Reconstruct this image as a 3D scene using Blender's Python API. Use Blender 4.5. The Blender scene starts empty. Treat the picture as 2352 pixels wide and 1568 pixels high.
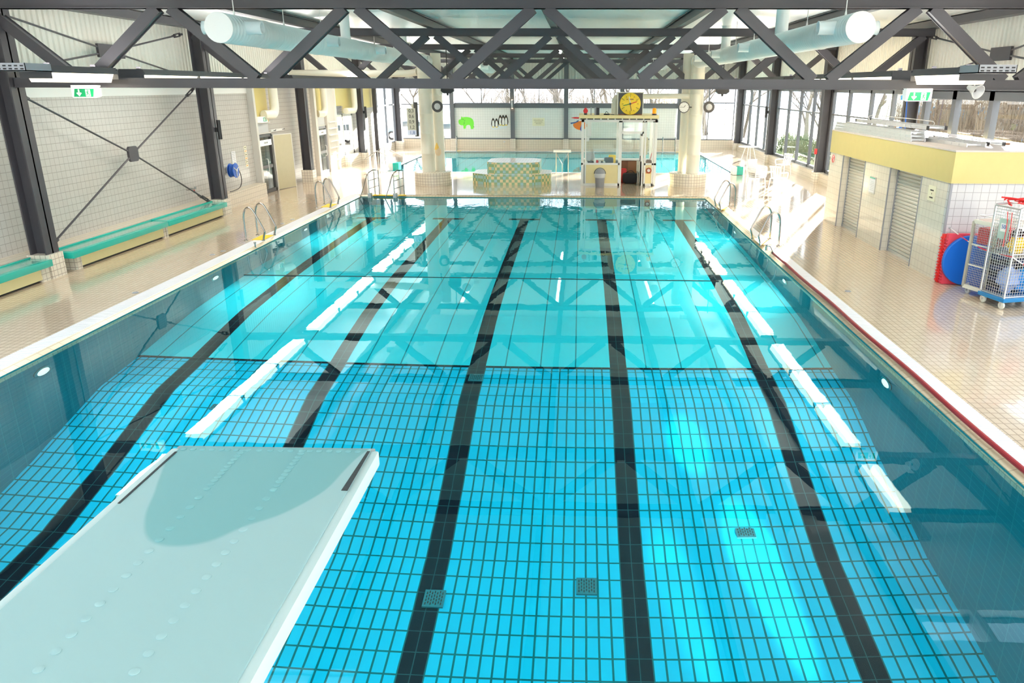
import bpy, bmesh, math, random
from mathutils import Vector, Matrix, Quaternion
random.seed(11)
S = bpy.context.scene
COL = S.collection
PI = math.pi

# ------------------------------------------------------------------ camera
cd = bpy.data.cameras.new('camera')
cam = bpy.data.objects.new('camera', cd)
COL.objects.link(cam)
pt, yw, rl = math.radians(18.5787), math.radians(-1.51735), math.radians(-0.14959)
fwd = Vector((math.sin(yw)*math.cos(pt), math.cos(yw)*math.cos(pt), -math.sin(pt)))
rt0 = Vector((math.cos(yw), -math.sin(yw), 0))
dn0 = fwd.cross(rt0)
rt = math.cos(rl)*rt0 + math.sin(rl)*dn0
dn = -math.sin(rl)*rt0 + math.cos(rl)*dn0
m = Matrix((( rt.x, -dn.x, -fwd.x, 0), (rt.y, -dn.y, -fwd.y, 0), (rt.z, -dn.z, -fwd.z, 3.7), (0, 0, 0, 1)))
cam.matrix_world = m
cd.sensor_width = 36.0
cd.lens = 36.0*1742.543/2352
cd.shift_x = -(1283.49-1176)/2352
cd.clip_start = 0.05
cd.clip_end = 500
S.camera = cam

# ------------------------------------------------------------------ colour management, sky, sun
S.view_settings.view_transform = 'Standard'
S.view_settings.look = 'None'
S.view_settings.exposure = 0.6
S.view_settings.gamma = 1.0
S.view_settings.use_curve_mapping = False
S.cycles.use_denoising = True
S.cycles.max_bounces = 12
S.cycles.diffuse_bounces = 5
S.cycles.glossy_bounces = 5
S.cycles.transmission_bounces = 8
S.cycles.transparent_max_bounces = 24
S.cycles.sample_clamp_indirect = 12.0
S.cycles.caustics_reflective = True
S.cycles.caustics_refractive = True

SKY = 2.8
POOL_W = 150.0     # watts per underwater lamp
UP_W = 11.0      # watts per metre of the ceiling fill added above the trough lamps
LAMP_W = 7.0      # watts per metre of trough lamp
wd = bpy.data.worlds.new('sky')
S.world = wd
wd.use_nodes = True
nt = wd.node_tree
nt.nodes.clear()
o_ = nt.nodes.new('ShaderNodeOutputWorld')
bg = nt.nodes.new('ShaderNodeBackground')
tc = nt.nodes.new('ShaderNodeTexCoord')
nz = nt.nodes.new('ShaderNodeTexNoise'); nz.inputs['Scale'].default_value = 3.0; nz.inputs['Detail'].default_value = 6
cr = nt.nodes.new('ShaderNodeValToRGB')
cr.color_ramp.elements[0].position = 0.38; cr.color_ramp.elements[0].color = (0.66, 0.78, 0.95, 1)
cr.color_ramp.elements[1].position = 0.62; cr.color_ramp.elements[1].color = (1, 1, 1, 1)
nt.links.new(tc.outputs['Generated'], nz.inputs['Vector'])
nt.links.new(nz.outputs['Fac'], cr.inputs['Fac'])
nt.links.new(cr.outputs['Color'], bg.inputs['Color'])
bg.inputs['Strength'].default_value = SKY
nt.links.new(bg.outputs['Background'], o_.inputs['Surface'])

sl = bpy.data.lights.new('sun', 'SUN')
sl.energy = 80.0
sl.angle = math.radians(1.2)
sl.color = (1.0, 0.95, 0.86)
sun = bpy.data.objects.new('sun', sl)
COL.objects.link(sun)
sd = Vector((0.41*math.cos(math.radians(11)), 0.91*math.cos(math.radians(11)), math.sin(math.radians(11)))).normalized()
sun.rotation_euler = sd.to_track_quat('Z', 'Y').to_euler()
sun.location = (20, 60, 30)

def portal(name, loc, rot, sx, sy):
    l = bpy.data.lights.new(name, 'AREA'); l.shape = 'RECTANGLE'; l.size = sx; l.size_y = sy
    l.cycles.is_portal = True
    o = bpy.data.objects.new(name, l); o.location = loc; o.rotation_euler = rot
    COL.objects.link(o)
# area lights point along -Z: right glazing, far glazing, roof lights (broad ones added), added gable glazing behind the board
portal('portal_right', (9.99, 31, 2.0), (0, math.radians(90), 0), 3.3, 36)
portal('portal_far_a', (-9.6, 49.35, 2.1), (math.radians(-90), 0, 0), 3.6, 3.2)
portal('portal_far_b', (7.9, 49.35, 2.1), (math.radians(-90), 0, 0), 3.6, 3.2)
portal('portal_far_c', (-0.9, 49.35, 3.2), (math.radians(-90), 0, 0), 14, 1.0)
portal('portal_left', (-11.7, 37.8, 1.8), (0, math.radians(-90), 0), 2.2, 2.6)
portal('portal_roof', (7.45, 11.6, 5.6), (0, 0, 0), 2.9, .85)
portal('portal_added_roof_b', (-7.1, 6.1, 5.6), (0, 0, 0), 7.0, 8.2)
portal('portal_added_roof_c', (5.5, 6.95, 5.6), (0, 0, 0), 6.2, 4.9)
portal('portal_added_back', (-0.7, -3.3, 3.0), (math.radians(90), 0, 0), 20, 4.4)

# ------------------------------------------------------------------ materials
def nodes(name):
    mt = bpy.data.materials.new(name); mt.use_nodes = True
    n = mt.node_tree; b = n.nodes['Principled BSDF']
    return mt, n, b
def mat(name, c, rough=0.5, metal=0.0, spec=0.5, coat=0.0, emit=None, est=0.0, noise=0.0, nscale=6.0, trans=0.0, alpha=None):
    mt, n, b = nodes(name)
    b.inputs['Base Color'].default_value = (*c, 1)
    b.inputs['Roughness'].default_value = rough
    b.inputs['Metallic'].default_value = metal
    b.inputs['Specular IOR Level'].default_value = spec
    b.inputs['Coat Weight'].default_value = coat
    b.inputs['Coat Roughness'].default_value = 0.08
    b.inputs['Transmission Weight'].default_value = trans
    if emit:
        b.inputs['Emission Color'].default_value = (*emit, 1); b.inputs['Emission Strength'].default_value = est
    if noise:
        tx = n.nodes.new('ShaderNodeTexCoord'); nz = n.nodes.new('ShaderNodeTexNoise')
        nz.inputs['Scale'].default_value = nscale; nz.inputs['Detail'].default_value = 5
        mx = n.nodes.new('ShaderNodeMix'); mx.data_type = 'RGBA'
        mx.inputs[6].default_value = (*[v*(1-noise) for v in c], 1)
        mx.inputs[7].default_value = (*[min(1, v*(1+noise)) for v in c], 1)
        n.links.new(tx.outputs['Object'], nz.inputs['Vector'])
        n.links.new(nz.outputs['Fac'], mx.inputs[0]); n.links.new(mx.outputs[2], b.inputs['Base Color'])
    return mt
def math_node(n, op, a, b=None, c=None):
    q = n.nodes.new('ShaderNodeMath'); q.operation = op
    for i, v in enumerate((a, b, c)):
        if v is None: continue
        if isinstance(v, (int, float)): q.inputs[i].default_value = v
        else: n.links.new(v, q.inputs[i])
    return q.outputs[0]
def tile(name, c1, c2, grout, w, h, mortar=0.006, rough=0.18, coat=0.0, bump=0.25, floor_w=None, floor_h=None, spec=0.5, wav=0.0):
    """square stack-bond tiles mapped by world position on the face's own plane"""
    mt, n, b = nodes(name)
    g = n.nodes.new('ShaderNodeNewGeometry')
    sp = n.nodes.new('ShaderNodeSeparateXYZ'); n.links.new(g.outputs['Position'], sp.inputs[0])
    sn = n.nodes.new('ShaderNodeSeparateXYZ'); n.links.new(g.outputs['True Normal'], sn.inputs[0])
    ax = math_node(n, 'GREATER_THAN', math_node(n, 'ABSOLUTE', sn.outputs[0]), 0.707)
    az = math_node(n, 'GREATER_THAN', math_node(n, 'ABSOLUTE', sn.outputs[2]), 0.6)
    def mixf(f, a, bb):
        q = n.nodes.new('ShaderNodeMix'); q.data_type = 'FLOAT'
        n.links.new(f, q.inputs[0]); n.links.new(a, q.inputs[2]); n.links.new(bb, q.inputs[3]); return q.outputs[0]
    u = mixf(ax, sp.outputs[0], sp.outputs[1])
    v = mixf(az, sp.outputs[2], sp.outputs[1])
    u = math_node(n, 'ADD', u, 50.02); v = math_node(n, 'ADD', v, 50.0 + mortar)
    cb = n.nodes.new('ShaderNodeCombineXYZ'); n.links.new(u, cb.inputs[0]); n.links.new(v, cb.inputs[1])
    br = n.nodes.new('ShaderNodeTexBrick'); br.offset = 0.0; br.squash = 1.0
    br.inputs['Scale'].default_value = 1.0
    br.inputs['Color1'].default_value = (*c1, 1); br.inputs['Color2'].default_value = (*c2, 1); br.inputs['Mortar'].default_value = (*grout, 1)
    br.inputs['Mortar Size'].default_value = mortar; br.inputs['Mortar Smooth'].default_value = 0.1
    br.inputs['Brick Width'].default_value = w; br.inputs['Row Height'].default_value = h
    n.links.new(cb.outputs[0], br.inputs['Vector'])
    n.links.new(br.outputs['Color'], b.inputs['Base Color'])
    b.inputs['Roughness'].default_value = rough; b.inputs['Coat Weight'].default_value = coat; b.inputs['Coat Roughness'].default_value = 0.05
    b.inputs['Specular IOR Level'].default_value = spec
    inv = math_node(n, 'SUBTRACT', 1.0, br.outputs['Fac'])
    hgt = inv
    if wav:
        nz = n.nodes.new('ShaderNodeTexNoise'); nz.inputs['Scale'].default_value = 7.0; nz.inputs['Detail'].default_value = 2
        n.links.new(g.outputs['Position'], nz.inputs['Vector'])
        hgt = math_node(n, 'ADD', math_node(n, 'MULTIPLY', inv, 0.3), math_node(n, 'MULTIPLY', nz.outputs['Fac'], wav))
    bp = n.nodes.new('ShaderNodeBump'); bp.inputs['Strength'].default_value = bump; bp.inputs['Distance'].default_value = 0.01
    n.links.new(hgt, bp.inputs['Height']); n.links.new(bp.outputs[0], b.inputs['Normal'])
    if coat: n.links.new(bp.outputs[0], b.inputs['Coat Normal'])
    return mt

M = {}
M['steel'] = mat('dark_steel_paint', (0.060, 0.056, 0.066), 0.42, noise=0.12, nscale=3)
M['steel2'] = mat('grey_steel_frame', (0.13, 0.14, 0.16), 0.4)
M['clad'] = mat('white_ribbed_cladding', (0.80, 0.785, 0.72), 0.45)
M['ceil'] = mat('ceiling_panel', (0.90, 0.94, 0.93), 0.35, spec=1.0, coat=1.0)
M['ceil'].node_tree.nodes['Principled BSDF'].inputs['Coat Roughness'].default_value = 0.30
M['walltile'] = tile('white_wall_tile', (0.53, 0.505, 0.475), (0.51, 0.485, 0.455), (0.33, 0.305, 0.28), 0.15, 0.15, 0.005, 0.22, bump=0.35, wav=0.5, spec=0.3)
M['beigewall'] = tile('beige_wall_tile', (0.70, 0.62, 0.50), (0.68, 0.60, 0.48), (0.46, 0.40, 0.33), 0.15, 0.15, 0.006, 0.16)
M['plinthtile'] = tile('beige_plinth_tile', (0.76, 0.70, 0.60), (0.73, 0.66, 0.56), (0.42, 0.36, 0.30), 0.11, 0.11, 0.007, 0.16)
M['deck'] = tile('beige_deck_tile', (0.67, 0.53, 0.395), (0.625, 0.49, 0.36), (0.36, 0.275, 0.20), 0.098, 0.15, 0.007, 0.15, coat=0.6, bump=0.22, wav=0.22)
M['coping'] = tile('beige_coping_tile', (0.70, 0.58, 0.40), (0.66, 0.54, 0.37), (0.45, 0.36, 0.25), 0.11, 0.24, 0.006, 0.25)
M['kiosktile'] = tile('kiosk_wall_tile', (0.60, 0.60, 0.615), (0.58, 0.58, 0.595), (0.34, 0.33, 0.34), 0.155, 0.155, 0.005, 0.12, bump=0.3, wav=0.25)
M['kioskside'] = tile('kiosk_cream_tile', (0.74, 0.70, 0.61), (0.71, 0.67, 0.58), (0.52, 0.48, 0.42), 0.155, 0.155, 0.004, 0.12, bump=0.3, wav=0.25)
M['paneltile'] = tile('far_panel_tile', (0.80, 0.81, 0.78), (0.78, 0.79, 0.76), (0.62, 0.63, 0.60), 0.15, 0.15, 0.006, 0.2)
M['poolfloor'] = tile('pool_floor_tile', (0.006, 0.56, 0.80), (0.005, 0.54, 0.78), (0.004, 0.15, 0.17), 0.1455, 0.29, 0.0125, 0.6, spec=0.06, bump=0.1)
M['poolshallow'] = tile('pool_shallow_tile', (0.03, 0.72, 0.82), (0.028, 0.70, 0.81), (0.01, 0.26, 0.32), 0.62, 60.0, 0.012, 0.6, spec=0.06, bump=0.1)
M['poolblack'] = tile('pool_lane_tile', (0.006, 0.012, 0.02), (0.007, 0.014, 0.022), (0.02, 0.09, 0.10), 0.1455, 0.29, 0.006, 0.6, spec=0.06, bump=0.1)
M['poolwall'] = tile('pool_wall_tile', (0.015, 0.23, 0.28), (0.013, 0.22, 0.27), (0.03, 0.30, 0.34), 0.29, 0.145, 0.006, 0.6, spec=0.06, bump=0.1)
M['white'] = mat('white_paint', (0.82, 0.82, 0.80), 0.35)
M['jamb'] = mat('pale_grey_jamb', (0.62, 0.60, 0.56), 0.4)
M['duct'] = mat('white_duct_metal', (0.74, 0.80, 0.80), 0.32, spec=0.6)
M['cream'] = mat('cream_paint', (0.78, 0.76, 0.66), 0.35)
M['yellow'] = mat('pale_yellow_panel', (0.64, 0.53, 0.205), 0.4, noise=0.04)
M['yellowlt'] = mat('cream_yellow_panel', (0.84, 0.72, 0.38), 0.4, noise=0.04)
M['teal'] = mat('teal_plastic', (0.0, 0.42, 0.34), 0.22, coat=0.3)
M['tealin'] = mat('teal_sheen_inset', (0.16, 0.46, 0.38), 0.15, coat=0.6)  # paler than the seat: reflection on the glossy top put into the colour
M['chrome'] = mat('brushed_stainless', (0.36, 0.345, 0.33), 0.22, 1.0)
M['grating'] = mat('white_gutter_grating', (0.80, 0.79, 0.82), 0.4)
M['yellowmat'] = mat('yellow_tread', (0.93, 0.62, 0.01), 0.5)
M['black'] = mat('black_plastic', (0.012, 0.012, 0.014), 0.4)
M['dkgrey'] = mat('dark_grey_plastic', (0.07, 0.065, 0.065), 0.45)
M['grey'] = mat('grey_plastic', (0.30, 0.31, 0.34), 0.4)
M['ltgrey'] = mat('light_grey_plastic', (0.55, 0.56, 0.58), 0.4)
M['alu'] = mat('aluminium', (0.66, 0.67, 0.68), 0.35, 0.85)
M['shutter'] = mat('shutter_slat', (0.58, 0.57, 0.52), 0.4, 0.2)
M['roofing'] = mat('kiosk_roof_board', (0.62, 0.55, 0.53), 0.5, noise=0.12, nscale=2)
M['red'] = mat('red_rubber', (0.32, 0.015, 0.022), 0.5)
M['redmat'] = mat('red_foam_mat', (0.72, 0.05, 0.09), 0.55)
M['bluemat'] = mat('blue_foam_disc', (0.0, 0.14, 0.62), 0.5)
M['blue'] = mat('blue_plastic', (0.01, 0.10, 0.50), 0.35)
M['bluebase'] = mat('blue_enamel', (0.02, 0.22, 0.50), 0.35)
M['cyanblue'] = mat('bright_blue_plastic', (0.02, 0.35, 0.85), 0.4)
M['green'] = mat('exit_green', (0.0, 0.30, 0.10), 0.4, emit=(0.0, 0.5, 0.2), est=0.06)
M['signwhite'] = mat('exit_white', (0.85, 0.85, 0.82), 0.4, emit=(1, 1, 0.95), est=0.25)
M['lampbody'] = mat('luminaire_body', (0.07, 0.07, 0.08), 0.4)
M['lamp'] = mat('luminaire_diffuser', (1, 0.95, 0.85), 0.4, emit=(1.0, 0.86, 0.62), est=3.2)
M['tube'] = mat('strip_lamp_tube', (1, 1, 1), 0.4, emit=(1.0, 0.97, 0.9), est=5.0)
M['uwlamp'] = mat('pool_lamp_lens', (0.8, 0.85, 0.85), 0.15, emit=(0.9, 1.0, 0.95), est=0.7)
M['warmlamp'] = mat('warm_sconce_glow', (1, 0.8, 0.5), 0.4, emit=(1.0, 0.55, 0.22), est=12.0)
M['orange'] = mat('orange_plastic', (0.90, 0.22, 0.01), 0.4)
M['beacon'] = mat('orange_beacon', (0.95, 0.33, 0.01), 0.2, emit=(1, 0.35, 0.0), est=0.3)
M['redbright'] = mat('red_plastic', (0.75, 0.02, 0.02), 0.4)
M['clockface'] = mat('yellow_clock_face', (0.95, 0.66, 0.03), 0.4)
M['ink'] = mat('dark_ink', (0.03, 0.025, 0.02), 0.5)
M['paper'] = mat('paper', (0.82, 0.83, 0.86), 0.6)
M['wood'] = mat('brown_cabinet_wood', (0.30, 0.12, 0.045), 0.45, noise=0.25, nscale=8)
M['beigeboard'] = mat('beige_board', (0.50, 0.45, 0.30), 0.5, noise=0.05)
M['hippo'] = mat('lime_green_vinyl', (0.20, 0.80, 0.06), 0.4)
M['hippodk'] = mat('green_line', (0.04, 0.24, 0.03), 0.4)
M['sign'] = mat('cream_sign_board', (0.80, 0.77, 0.58), 0.5)
M['depth'] = mat('depth_sign_board', (0.62, 0.60, 0.50), 0.5)
M['depthlast'] = mat('depth_sign_blue_field', (0.75, 0.78, 0.95), 0.5)
M['inkblue'] = mat('blue_ink', (0.08, 0.16, 0.42), 0.5)
M['asphalt'] = mat('grit_strip', (0.05, 0.06, 0.065), 0.9, noise=0.4, nscale=120)
M['rope_w'] = mat('white_rope', (0.80, 0.78, 0.76), 0.7)
M['rope_r'] = mat('red_rope', (0.62, 0.04, 0.08), 0.7)
M['ground'] = mat('pale_gravel_ground', (0.40, 0.36, 0.30), 0.9, noise=0.12, nscale=0.8)
M['grass'] = mat('winter_grass', (0.14, 0.20, 0.07), 0.9, noise=0.3, nscale=0.7)
M['bark'] = mat('grey_bark', (0.10, 0.085, 0.075), 0.9, noise=0.3, nscale=5)
M['hedge'] = mat('brown_hedge_twigs', (0.13, 0.10, 0.075), 0.9)
M['evergreen'] = mat('green_bush_leaf', (0.06, 0.10, 0.035), 0.8)
M['carwhite'] = mat('white_car_paint', (0.82, 0.84, 0.88), 0.2, coat=0.6)
M['carblue'] = mat('pale_blue_car_paint', (0.30, 0.48, 0.66), 0.2, coat=0.6)
M['carglass'] = mat('car_window', (0.05, 0.07, 0.09), 0.08)
M['shed'] = mat('blue_shed_boards', (0.06, 0.20, 0.36), 0.6)
M['shedlt'] = mat('white_house_wall', (0.75, 0.76, 0.76), 0.6)
M['plasticwhite'] = mat('white_garden_plastic', (0.85, 0.85, 0.84), 0.35)
M['bag'] = mat('black_bag_fabric', (0.015, 0.015, 0.018), 0.7)

def glass_mat(name, tint, ior=1.45, refl=1.0):
    mt = bpy.data.materials.new(name); mt.use_nodes = True; n = mt.node_tree; n.nodes.clear()
    out = n.nodes.new('ShaderNodeOutputMaterial'); mx = n.nodes.new('ShaderNodeMixShader')
    tr = n.nodes.new('ShaderNodeBsdfTransparent'); gl = n.nodes.new('ShaderNodeBsdfGlossy'); fr = n.nodes.new('ShaderNodeFresnel')
    g = n.nodes.new('ShaderNodeNewGeometry')
    tr.inputs[0].default_value = (*tint, 1); gl.inputs['Roughness'].default_value = 0.0; gl.inputs['Color'].default_value = (refl, refl, refl, 1)
    # a pane looks the same from both faces
    i = n.nodes.new('ShaderNodeMix'); i.data_type = 'FLOAT'
    i.inputs[2].default_value = ior; i.inputs[3].default_value = 1.0/ior
    n.links.new(g.outputs['Backfacing'], i.inputs[0]); n.links.new(i.outputs[0], fr.inputs['IOR'])
    n.links.new(fr.outputs[0], mx.inputs[0]); n.links.new(tr.outputs[0], mx.inputs[1]); n.links.new(gl.outputs[0], mx.inputs[2])
    n.links.new(mx.outputs[0], out.inputs['Surface'])
    return mt
M['glass'] = glass_mat('window_glass', (0.94, 0.97, 0.96))
M['kglass'] = glass_mat('booth_glass', (0.90, 0.95, 0.94))

def water_mat(name):
    mt = bpy.data.materials.new(name); mt.use_nodes = True; n = mt.node_tree; n.nodes.clear()
    out = n.nodes.new('ShaderNodeOutputMaterial'); gl = n.nodes.new('ShaderNodeBsdfGlass')
    gl.inputs['IOR'].default_value = 1.333; gl.inputs['Roughness'].default_value = 0.0; gl.inputs['Color'].default_value = (0.80, 0.99, 1.0, 1)
    g = n.nodes.new('ShaderNodeNewGeometry'); mp = n.nodes.new('ShaderNodeMapping'); mp.inputs['Scale'].default_value = (1.0, 0.6, 1.0)
    nz = n.nodes.new('ShaderNodeTexNoise'); nz.inputs['Scale'].default_value = 1.6; nz.inputs['Detail'].default_value = 3.0
    n.links.new(g.outputs['Position'], mp.inputs[0]); n.links.new(mp.outputs[0], nz.inputs['Vector'])
    # calmer under the board, livelier towards the shallow end
    sx = n.nodes.new('ShaderNodeSeparateXYZ'); n.links.new(g.outputs['Position'], sx.inputs[0])
    mr = n.nodes.new('ShaderNodeMapRange'); mr.inputs[1].default_value = 14; mr.inputs[2].default_value = 27; mr.inputs[3].default_value = 0.020; mr.inputs[4].default_value = 0.11
    n.links.new(sx.outputs[1], mr.inputs[0])
    bp = n.nodes.new('ShaderNodeBump'); bp.inputs['Distance'].default_value = 0.05
    n.links.new(mr.outputs[0], bp.inputs['Strength'])
    n.links.new(nz.outputs['Fac'], bp.inputs['Height']); n.links.new(bp.outputs[0], gl.inputs['Normal'])
    n.links.new(gl.outputs[0], out.inputs['Surface'])
    return mt
M['water'] = water_mat('pool_water_surface')

# ------------------------------------------------------------------ mesh helpers
class MB:
    def __init__(s): s.v = []; s.f = []; s.mi = []
    def add(s, vs, fs, mi=0):
        k = len(s.v); s.v += [Vector(p) for p in vs]
        for f in fs: s.f.append([i+k for i in f]); s.mi.append(mi)
        return s
    def box(s, x0, x1, y0, y1, z0, z1, mi=0):
        vs = [(x, y, z) for z in (z0, z1) for y in (y0, y1) for x in (x0, x1)]
        return s.add(vs, [(0, 2, 3, 1), (4, 5, 7, 6), (0, 1, 5, 4), (2, 6, 7, 3), (0, 4, 6, 2), (1, 3, 7, 5)], mi)
    def quad(s, a, b, c, d, mi=0): return s.add([a, b, c, d], [(0, 1, 2, 3)], mi)
    def bar(s, p, q, w, h, up=(0, 0, 1), mi=0):
        p = Vector(p); q = Vector(q); d = (q-p).normalized(); up = Vector(up)
        a = d.cross(up)
        if a.length < 1e-4: a = d.cross(Vector((1, 0, 0)))
        a.normalize(); b = a.cross(d).normalized()
        vs = [c + a*(sx*w/2) + b*(sz*h/2) for c in (p, q) for sz in (-1, 1) for sx in (-1, 1)]
        return s.add(vs, [(0, 1, 3, 2), (4, 6, 7, 5), (0, 4, 5, 1), (2, 3, 7, 6), (0, 2, 6, 4), (1, 5, 7, 3)], mi)
    def tube(s, pts, r, seg=10, closed=False, mi=0):
        pts = [Vector(p) for p in pts]; n = len(pts); rr = r if isinstance(r, (list, tuple)) else [r]*n
        rings = []; nrm = None; k0 = len(s.v)
        for i in range(n):
            if closed: t = (pts[(i+1) % n]-pts[i-1])
            else: t = pts[min(i+1, n-1)]-pts[max(i-1, 0)]
            t.normalize()
            if nrm is None:
                nrm = t.orthogonal().normalized()
            else:
                nrm = (nrm - t*nrm.dot(t)); nrm = nrm.normalized() if nrm.length > 1e-6 else t.orthogonal().normalized()
            bn = t.cross(nrm)
            for j in range(seg):
                a = 2*PI*j/seg; s.v.append(pts[i] + (nrm*math.cos(a)+bn*math.sin(a))*rr[i])
        for i in range(n if closed else n-1):
            for j in range(seg):
                a = k0+i*seg+j; b = k0+i*seg+(j+1) % seg; i2 = (i+1) % n
                c = k0+i2*seg+(j+1) % seg; d = k0+i2*seg+j
                s.f.append([a, b, c, d]); s.mi.append(mi)
        if not closed:
            s.f.append([k0+j for j in range(seg)][::-1]); s.mi.append(mi)
            s.f.append([k0+(n-1)*seg+j for j in range(seg)]); s.mi.append(mi)
        return s
    def lathe(s, prof, c=(0, 0, 0), seg=24, axis='z', mi=0, capb=True, capt=True):
        c = Vector(c); k0 = len(s.v)
        for r, z in prof:
            for j in range(seg):
                a = 2*PI*j/seg; x, y = r*math.cos(a), r*math.sin(a)
                p = {'z': (x, y, z), 'y': (x, z, y), 'x': (z, x, y)}[axis]
                s.v.append(c+Vector(p))
        for i in range(len(prof)-1):
            for j in range(seg):
                s.f.append([k0+i*seg+j, k0+i*seg+(j+1) % seg, k0+(i+1)*seg+(j+1) % seg, k0+(i+1)*seg+j]); s.mi.append(mi)
        if capb: s.f.append([k0+j for j in range(seg)][::-1]); s.mi.append(mi)
        if capt: s.f.append([k0+(len(prof)-1)*seg+j for j in range(seg)]); s.mi.append(mi)
        return s
    def prism(s, poly, d0, d1, axis='y', mi=0):
        """poly of 2-D points extruded: axis y -> (x,z), x -> (y,z), z -> (x,y)"""
        n = len(poly)
        def P(a, b, d): return {'y': (a, d, b), 'x': (d, a, b), 'z': (a, b, d)}[axis]
        vs = [P(a, b, d0) for a, b in poly]+[P(a, b, d1) for a, b in poly]
        fs = [list(range(n))[::-1], list(range(n, 2*n))]+[[i, (i+1) % n, n+(i+1) % n, n+i] for i in range(n)]
        return s.add(vs, fs, mi)
    def ball(s, c, r, seg=12, rings=8, sc=(1, 1, 1), mi=0):
        prof = [(max(1e-4, math.sin(PI*i/rings))*r, -math.cos(PI*i/rings)*r) for i in range(rings+1)]
        k = len(s.v); s.lathe(prof, (0, 0, 0), seg, mi=mi, capb=False, capt=False)
        for i in range(k, len(s.v)):
            v = s.v[i]; s.v[i] = Vector((v.x*sc[0], v.y*sc[1], v.z*sc[2]))+Vector(c)
        return s
    def xform(s, mtx):
        s.v = [mtx @ v for v in s.v]; return s
    def build(s, name, mt, parent=None, origin=None, smooth=True, bevel=0.0, cat=None, label=None, group=None, kind=None):
        if parent is not None:
            root = parent
            while root.parent: root = root.parent
            org = Vector(root.location)
        else:
            if origin is None:
                xs = [v.x for v in s.v]; ys = [v.y for v in s.v]; zs = [v.z for v in s.v]
                origin = ((min(xs)+max(xs))/2, (min(ys)+max(ys))/2, min(zs))
            org = Vector(origin)
        me = bpy.data.meshes.new(name)
        me.from_pydata([tuple(v-org) for v in s.v], [], s.f)
        ms = mt if isinstance(mt, (list, tuple)) else [mt]
        for q in ms: me.materials.append(q)
        for p, i in zip(me.polygons, s.mi): p.material_index = i
        bm = bmesh.new(); bm.from_mesh(me)
        bmesh.ops.recalc_face_normals(bm, faces=bm.faces[:])
        if bevel:
            eds = [e for e in bm.edges if len(e.link_faces) == 2 and e.calc_face_angle(0) > 0.6]
            bmesh.ops.bevel(bm, geom=eds, offset=bevel, segments=2, profile=0.6, affect='EDGES', clamp_overlap=True)
        bm.to_mesh(me); bm.free()
        if smooth:
            me.polygons.foreach_set('use_smooth', [True]*len(me.polygons))
            me.set_sharp_from_angle(angle=0.6)
        o = bpy.data.objects.new(name, me); COL.objects.link(o)
        if parent is not None: o.parent = parent
        else: o.location = org
        if label and parent is not None: o['label'] = label
        if cat: tag(o, label, cat, group)
        if kind: o['kind'] = kind
        return o
def tag(o, label, cat, group=None):
    o['label'] = label; o['category'] = cat
    if group: o['group'] = group
    return o
def thing(name, label, cat, loc, group=None):
    o = bpy.data.objects.new(name, None); o.empty_display_size = 0.2; o.location = loc; COL.objects.link(o)
    return tag(o, label, cat, group)
def dup(root, loc, label, rotz=None, group=None):
    r = root.copy(); COL.objects.link(r); r.location = loc; r['label'] = label
    if rotz is not None: r.rotation_euler = (0, 0, rotz)
    if group: r['group'] = group
    for ch in list(root.children):
        c = ch.copy(); COL.objects.link(c); c.parent = r
        for g in list(ch.children):
            d = g.copy(); COL.objects.link(d); d.parent = c
    return r
def text(name, body, size, loc, rot, mt, parent, align='CENTER', depth=0.002):
    cu = bpy.data.curves.new(name, 'FONT'); cu.body = body; cu.size = size; cu.align_x = align; cu.align_y = 'CENTER'; cu.extrude = depth
    t = bpy.data.objects.new(name, cu); COL.objects.link(t)
    dg = bpy.context.evaluated_depsgraph_get(); dg.update()
    me = bpy.data.meshes.new_from_object(t.evaluated_get(dg)); bpy.data.objects.remove(t)
    me.materials.clear(); me.materials.append(mt)
    o = bpy.data.objects.new(name, me); COL.objects.link(o)
    root = parent
    while root.parent: root = root.parent
    o.parent = parent; o.location = Vector(loc)-Vector(root.location); o.rotation_euler = rot
    return o
def arc(c, r, a0, a1, n, u, v):
    c = Vector(c); u = Vector(u); v = Vector(v)
    return [c+u*(r*math.cos(a0+(a1-a0)*i/n))+v*(r*math.sin(a0+(a1-a0)*i/n)) for i in range(n+1)]
def smoothpath(pts, n=4):
    """Catmull-Rom through the points"""
    P = [Vector(p) for p in pts]; P = [P[0]*2-P[1]]+P+[P[-1]*2-P[-2]]; out = []
    for i in range(1, len(P)-2):
        a, b, c, d = P[i-1:i+3]
        for k in range(n):
            t = k/n; out.append(0.5*((2*b)+(c-a)*t+(2*a-5*b+4*c-d)*t*t+(3*b-a-3*c+d)*t**3))
    out.append(P[-2]); return out
def struct(name, mb, mt, parent=None, **k):
    o = mb.build(name, mt, parent, **k)
    if parent is None: o['kind'] = 'structure'
    return o
def sthing(name, loc=(0, 0, 0)):
    o = bpy.data.objects.new(name, None); COL.objects.link(o); o.location = loc; o['kind'] = 'structure'; return o
# ------------------------------------------------------------------ the setting: deck, pools, walls, roof
XL, XR, YF, YB, ZC = -11.42, 9.9, 49.2, -3.3, 5.45
P1 = (-8.22, 4.82, 0.8, 27.35)     # outer edge of the big pool's gutter
W1 = (-7.78, 4.42, 1.2, 27.05)     # its inner wall faces
P2 = (-8.8, 6.9, 35.0, 46.4)
f = MB()
for x0, x1, y0, y1 in ((XL-.1, P1[0], YB, 31.5), (P1[1], XR+.1, YB, 31.5), (P1[0], P1[1], YB, P1[2]), (P1[0], P1[1], P1[3], 31.5),
                       (XL-.1, P2[0], 31.5, YF+.1), (P2[1], XR+.1, 31.5, YF+.1), (P2[0], P2[1], 31.5, P2[2]), (P2[0], P2[1], P2[3], YF+.1)):
    f.box(x0, x1, y0, y1, -0.15, 0.0)
struct('floor', f, M['deck'], smooth=False)

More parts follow.
